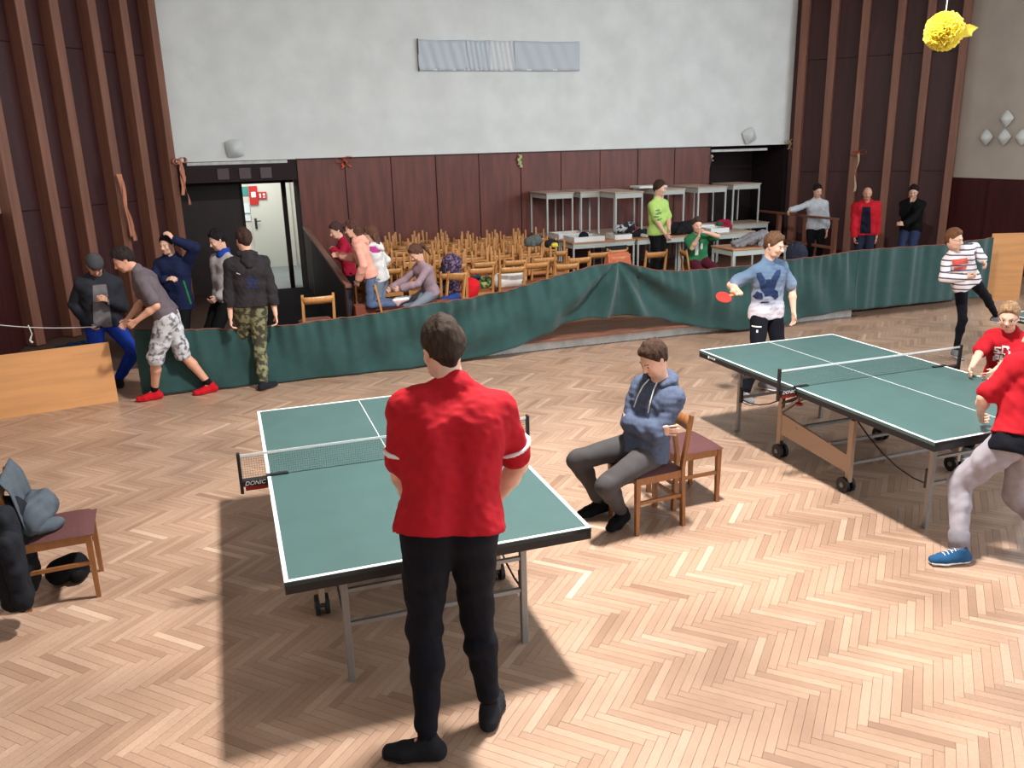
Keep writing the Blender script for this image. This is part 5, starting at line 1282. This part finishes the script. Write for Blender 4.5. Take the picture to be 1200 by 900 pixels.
# 18 navy coat, hand at the head
Y18 = 11.1
p18 = person('person in a navy jacket with green trim holding one hand up to the head', 1.72, J(207, 352, Y18), J(202, 302, Y18-.02), J(196, 287, Y18-.06), -110, -112, (-125, -8),
    (J(204, 281, Y18-.2), J(194, 328, Y18-.3)), 0.0, dict(top=dict(mat=cloth('deep_navy_jacket', (26,34,66)), name='jacket', sleeve=1.92, loose=.030, te=.018, hem=.10, collar=True), legs=dict(mat=blackc), shoe=dict(mat=shoe_dk)), elbow=((.9,-.1,-.2),(-.6,-.2,-.7)), res=.011, hair=(32,28,30), hand_dir=((-.5,-.1,.8),(.6,-.4,.2)))
decal('green_trim', p18['objs']['top'], p18['pel'] + np.array([0,0,.12]) + img_right(205)*.12, img_right(205), (0,0,1), [[(-.02,.14),(.0,.14),(.05,-.16),(.03,-.16)]], cloth('green_trim', (40,120,60)), p18['e'])
# 19 laughing man
Y19 = 11.15
p19 = person('laughing young man in a light grey pullover with blue collar by the open door', 1.78, J(263, 352, Y19), J(262, 297, Y19), J(255, 282, Y19-.04), 205, 215, (200, -20),
    (J(256, 348, Y19-.2), J(276, 350, Y19)), 0.0, dict(top=dict(mat=cloth('light_grey_pullover', (176,170,170)), name='pullover', sleeve=1.92, hem=.04), legs=dict(mat=blackc), shoe=dict(mat=shoe_dk)), res=.011, hair=(28,24,28))
nk_ = p19['nk']; sh_obj('collar', Sh().cap(nk_ - p19['up']*.015, nk_ + p19['up']*.05, .088, .078, .01), .010, cloth('royal_collar', (34,66,160)), p19['e'], [(nk_ + p19['up']*.075, p19['up'])])
# 20 camouflage trousers
Y20 = 9.72
p20 = person('boy in a dark hooded jacket and camouflage trousers standing astride the green cloth', 1.76, J(294, 372, Y20+.05), J(289, 300, Y20), J(286, 282, Y20), 96, 96, (112, -12),
    (J(270, 374, Y20-.02), J(324, 373, Y20-.02)), (J(290, 442, Y20+.40), Zp(309, 448, .09)), dict(top=dict(mat=cloth('black_brown_jacket', (44,40,42)), name='jacket', sleeve=1.92, loose=.030, te=.016, hem=.0, hood=True, fold=.008), legs=dict(mat=camo, loose=.022, te=.02, fold=.008), shoe=dict(mat=shoe_dk)), elbow=((-.8,.1,-.3),(.8,.1,-.3)), res=.0095, hair=(58,42,36), footdir=(110,40))
decal('jacket_print', p20['objs']['top'], p20['nk'] - p20['up']*.26, img_right(290), (0,0,1), [[(-.02+.02*i,-.10+.02*(i%3)),(-.015+.02*i,-.10+.02*(i%3)),(.02+.02*i,.06-.01*i),(.015+.02*i,.06-.01*i)] for i in range(5)] + [[(-.03,-.06+.04*i),(.10,-.08+.04*i),(.10,-.085+.04*i),(-.03,-.065+.04*i)] for i in range(4)], cloth('blue_thread_print', (44,54,104)), p20['e'])
decal('jacket_badge', p20['objs']['top'], p20['nk'] - p20['up']*.17 - img_right(290)*.10, img_right(290), (0,0,1), [[(-.02,.012),(.02,-.006),(.018,-.014),(-.022,.004)]], white_c, p20['e'])
for d in DIAG: print('DIAG', d)

# ------------------------------------------------------------------ bags, caps and heaps of clothes
def lump(name, label, cat, c, parts, m, seed, amp=.012, freq=22, res=.012, cuts=(), group=None):
    e = empty(name, c, 0, label, cat, group); bpy.context.view_layer.update(); PINV[e.name] = Matrix.Translation(-Vector(c))
    c = np.array(c); w1 = wave(seed, amp, freq); w2 = wave(seed+1, amp*.5, freq*2.3)
    out = []
    for k_, (nm, items, mm) in enumerate(parts):
        s = Sh()
        for (a, b, ra, rb) in items: s.cap(c+np.array(a), c+np.array(b), ra, rb, .03)
        sh_obj(nm, s, res, mm or m, e, [(c, (0,0,-1))] + list(cuts), lambda P: w1(P)+w2(P))
    return e
def onto(px, py, y, z): p = J(px, py, y); return (p.x, y, z)
heap_grey = cloth('grey_jacket_cloth', (132,130,134)); heap_dk = cloth('dark_jacket_cloth', (34,34,40))
lump('jacket', 'light grey jackets heaped on the single low desk at the right', 'jacket', (8.18, 11.82, SZ+.762), [('body', [((-.25,0,.06),(.1,.02,.12),.06,.10),((.0,-.05,.08),(.28,.0,.16),.07,.10)], None), ('sleeve', [((-.30,-.12,.02),(.10,-.08,.14),.04,.05),((.1,-.2,.03),(.3,-.05,.12),.05,.05)], None)], heap_grey, 61)
lump('jacket', 'dark jacket under the right end of the light grey jackets on the low desk', 'jacket', (8.60, 11.88, SZ+.762), [('body', [((-.12,0,.06),(.16,.02,.10),.08,.11)], None), ('sleeve', [((-.1,-.16,.03),(.15,-.14,.06),.04,.05)], None)], heap_dk, 62)
lump('backpack', 'navy backpack hanging at the stage edge right of the grey jackets', 'backpack', (8.93, 11.55, SZ), [('bag', [((0,0,.15),(0,0,.62),.17,.19)], None), ('front_pocket', [((-.03,-.15,.15),(-.03,-.14,.34),.09,.09)], cloth('slate_bag', (60,66,80)))], cloth('navy_bag', (44,48,62)), 63, amp=.008)
lump('jacket', 'black and white striped top heaped on the white drawer at the middle desks', 'jacket', (J(731, 272, 14.0).x, 14.0, LZ+.09), [('body', [((-.12,0,.06),(.14,.02,.10),.08,.10)], None), ('sleeve', [((.0,-.14,.04),(.12,-.12,.1),.04,.05)], heap_dk)], mat('black_white_stripe', srgb(40,40,48), .85, vscale=14, col2=srgb(190,192,196), ramp=(.47,.53), detail=1), 64)
lump('jacket', 'dark jacket with red lining on the desk left of the lime shirt boy', 'jacket', (J(748, 274, 14.05).x, 14.05, LZ+.003), [('body', [((-.1,0,.05),(.12,.02,.06),.06,.08)], None), ('lining', [((-.16,-.02,.12),(-.05,.0,.14),.03,.04)], cloth('dark_red_lining', (140,36,52)))], heap_dk, 65)
lump('cap', 'dark cap lying on the left lower desk of the stack', 'cap', (J(684, 274, 13.95).x, 13.95, LZ+.02), [('crown', [((0,0,.04),(.0,0,.06),.10,.09)], None), ('peak', [((-.1,-.06,.01),(-.16,-.08,.01),.03,.03)], None)], cloth('dark_navy_cap', (30,32,46)), 66, amp=.004, cuts=())
lump('shoe_pair', 'white trainers standing at the desk edge left of the lime shirt boy', 'shoes', (J(760, 281, 13.84).x, 13.84, LZ+.003), [('shoe', [((-.13,.0,.04),(-.10,-.1,.035),.04,.035)], None), ('shoe', [((.0,.0,.04),(.02,-.1,.035),.04,.035)], None)], shoe_wh, 67, amp=.003)
lump('jacket', 'black jackets heaped on the desk between the two boys', 'jacket', (J(800, 274, 14.0).x, 14.0, LZ), [('body', [((-.18,0,.1),(.2,.0,.12),.12,.14)], None), ('sleeve', [((-.2,-.16,.05),(-.05,-.12,.2),.05,.06)], None)], heap_dk, 68)
lump('jacket', 'red and green scarf on the black heap behind the boy in green', 'scarf', (J(848, 268, 14.3).x, 14.3, LZ+.003), [('fold', [((-.1,0,.14),(.08,.0,.13),.05,.06),((-.1,0,.04),(.1,.0,.04),.06,.08)], cloth('crimson_scarf', (150,34,60))), ('fold', [((-.16,-.04,.12),(-.10,-.04,.12),.04,.04)], cloth('green_scarf', (40,100,80)))], heap_dk, 69)['category'] = 'scarf'
tag(MB().box((0,0,.06), (.3,.25,.12)).build('white_box', M['white'], None, bevel=.004), 'white cardboard box on the desk right of the boy in green', 'box').location = (J(838, 270, 14.1).x-.1, 14.32, LZ)
# front of the stage
lump('jacket', 'dark jacket with violet check pattern over a chair beside the girl tying the shoe', 'jacket', (2.98, 11.32, SZ+.47), [('body', [((-.02,0,.06),(0,.0,.42),.12,.15)], mat('violet_check', srgb(44,34,52), .85, vscale=30, col2=srgb(120,92,128), ramp=(.48,.56), detail=2)), ('sleeve', [((-.14,-.05,.08),(-.10,-.02,.36),.06,.07)], heap_dk)], heap_dk, 71)
lump('bag', 'bright red bag hanging on the back of the chair in the front row', 'bag', (3.20, 11.34, SZ+.12), [('body', [((-.06,0,.10),(.06,.0,.42),.10,.13)], None), ('strap', [((-.12,-.05,.0),(-.10,-.05,.3),.025,.03)], None)], cloth('bright_red_bag', (212,30,40)), 72, amp=.006)
lump('jacket', 'bright blue jacket lying between the girl tying the shoe and the red bag', 'jacket', (2.86, 11.02, SZ+.36), [('body', [((-.08,0,.06),(.08,.0,.08),.07,.08)], None), ('sleeve', [((-.1,-.05,.04),(-.2,-.02,.0),.04,.04)], None)], cloth('bright_blue_jacket', (40,66,130)), 73)
lump('bag', 'green patterned cloth bag on the chair between red bag and white bag', 'bag', (3.46, 11.62, SZ+.47), [('body', [((-.12,0,.06),(.12,.0,.08),.08,.09)], mat('green_pattern', srgb(58,84,60), .85, vscale=22, col2=srgb(168,182,104), ramp=(.45,.56), detail=2)), ('flap', [((-.10,-.04,.15),(-.02,-.03,.15),.05,.05)], cloth('teal_flap', (48,70,84)))], heap_dk, 74)
lump('bag', 'round white bag with a dark seam on a chair behind the curtain', 'bag', (3.90, 11.50, SZ+.47), [('body', [((-.14,0,.09),(.14,.0,.10),.12,.11)], None), ('seam', [((-.18,-.10,.12),(.20,-.10,.07),.010,.010)], blackc)], cloth('white_bag', (222,214,206)), 75, amp=.004)
lump('cap', 'grey green cap hanging on a chair post in the packed rows', 'cap', (4.62, 12.45, SZ+.92), [('crown', [((-.05,0,.06),(.05,-.02,.08),.09,.10)], None), ('ear_flap', [((-.02,-.06,-.02),(-.02,-.07,.06),.05,.05)], None)], cloth('grey_green_cap', (92,100,98)), 76, amp=.004)
lump('cap', 'dark cap with a yellow front hanging right of the grey green cap', 'cap', (4.88, 12.28, SZ+.90), [('crown', [((-.05,0,.05),(.05,0,.05),.07,.07)], None), ('front', [((.0,-.07,.04),(.04,-.07,.04),.04,.04)], cloth('yellow_patch', (216,196,70)))], heap_dk, 77, amp=.003)
# cloths over chair backs at the curtain peak
def drape(name, label, x, y, z, w_, drop, m, rz=0, seed=1):
    e = empty(name, (x, y, z), rz, label, 'jacket')
    def fn(u, v):
        t = v*2-1; s_ = abs(t); k = .018*math.sin(u*13+seed)*(s_) + .01*math.sin(u*29+seed*2)*s_
        return ((u-.5)*w_*(1+.08*math.sin(s_*3)), math.copysign(.028+.05*s_**.7, t)*min(1, s_*5) + k*(1 if t > 0 else -1), .012 - drop*s_*(1 + .12*math.sin(u*5+seed)) + (.0 if s_ > .1 else .004))
    MB().grid(fn, 28, 22).build('cloth', m, e, smooth=True, solid=.008); return e
drape('jacket', 'orange brown cloth folded over the chair back at the curtain peak', 5.66, 11.53, SZ+.835, .36, .26, cloth('orange_brown_cloth', (188,104,76)), .05, 2)
drape('jacket', 'charcoal jacket over a chair back right of the orange brown cloth', 6.0, 12.28, SZ+.835, .40, .5, heap_dk, .05, 5)
bchair(6.0, 12.5, .05, 'wooden chair under the charcoal jacket behind the curtain peak')
# jackets on the chair at the left edge
drape('jacket', 'grey jacket lying over the back of the chair at the left edge', -1.40, 5.41, .835, .44, .34, cloth('slate_grey_jacket', (74,82,90)), -H2+.07, 7)
lump('jacket', 'black coat hanging down behind the chair at the left edge', 'jacket', (J(14, 640, 5.18).x, 5.18, .08), [('body', [((0,-.12,.1),(0,-.10,.58),.09,.09),((0,.12,.1),(0,.10,.56),.09,.09)], None), ('sleeve', [((.06,-.24,.12),(.04,-.22,.5),.05,.06)], None)], cloth('black_coat', (26,28,34)), 81, amp=.010, res=.010)
lump('jacket', 'crumpled grey hood of the jacket lying on the seat of the left chair', 'jacket', (-1.26, 5.38, .472), [('hood', [((-.02,-.10,.08),(.0,.10,.10),.09,.10)], None), ('sleeve', [((.02,-.12,.04),(.12,-.06,.03),.05,.03)], None)], cloth('slate_grey_jacket', (0,0,0)), 82, amp=.010, res=.010)
lump('bag', 'small black bag on the floor under the chair at the left edge', 'bag', (-1.20, 5.52, .0), [('body', [((-.04,0,.08),(.05,.03,.10),.085,.08)], None), ('side_pocket', [((.06,-.03,.05),(.08,.04,.05),.05,.05)], None)], blackc, 83, amp=.004, res=.010)
lump('jacket', 'blue jacket lying behind the plywood board at the feet of the man in the coat', 'jacket', onto(84, 395, 10.75, 0.35), [('body', [((-.14,0,.06),(.10,.02,.10),.10,.10)], None), ('sleeve', [((-.2,-.05,.04),(-.1,-.08,.10),.05,.05)], None)], cloth('petrol_blue_jacket', (34,66,96)), 84)
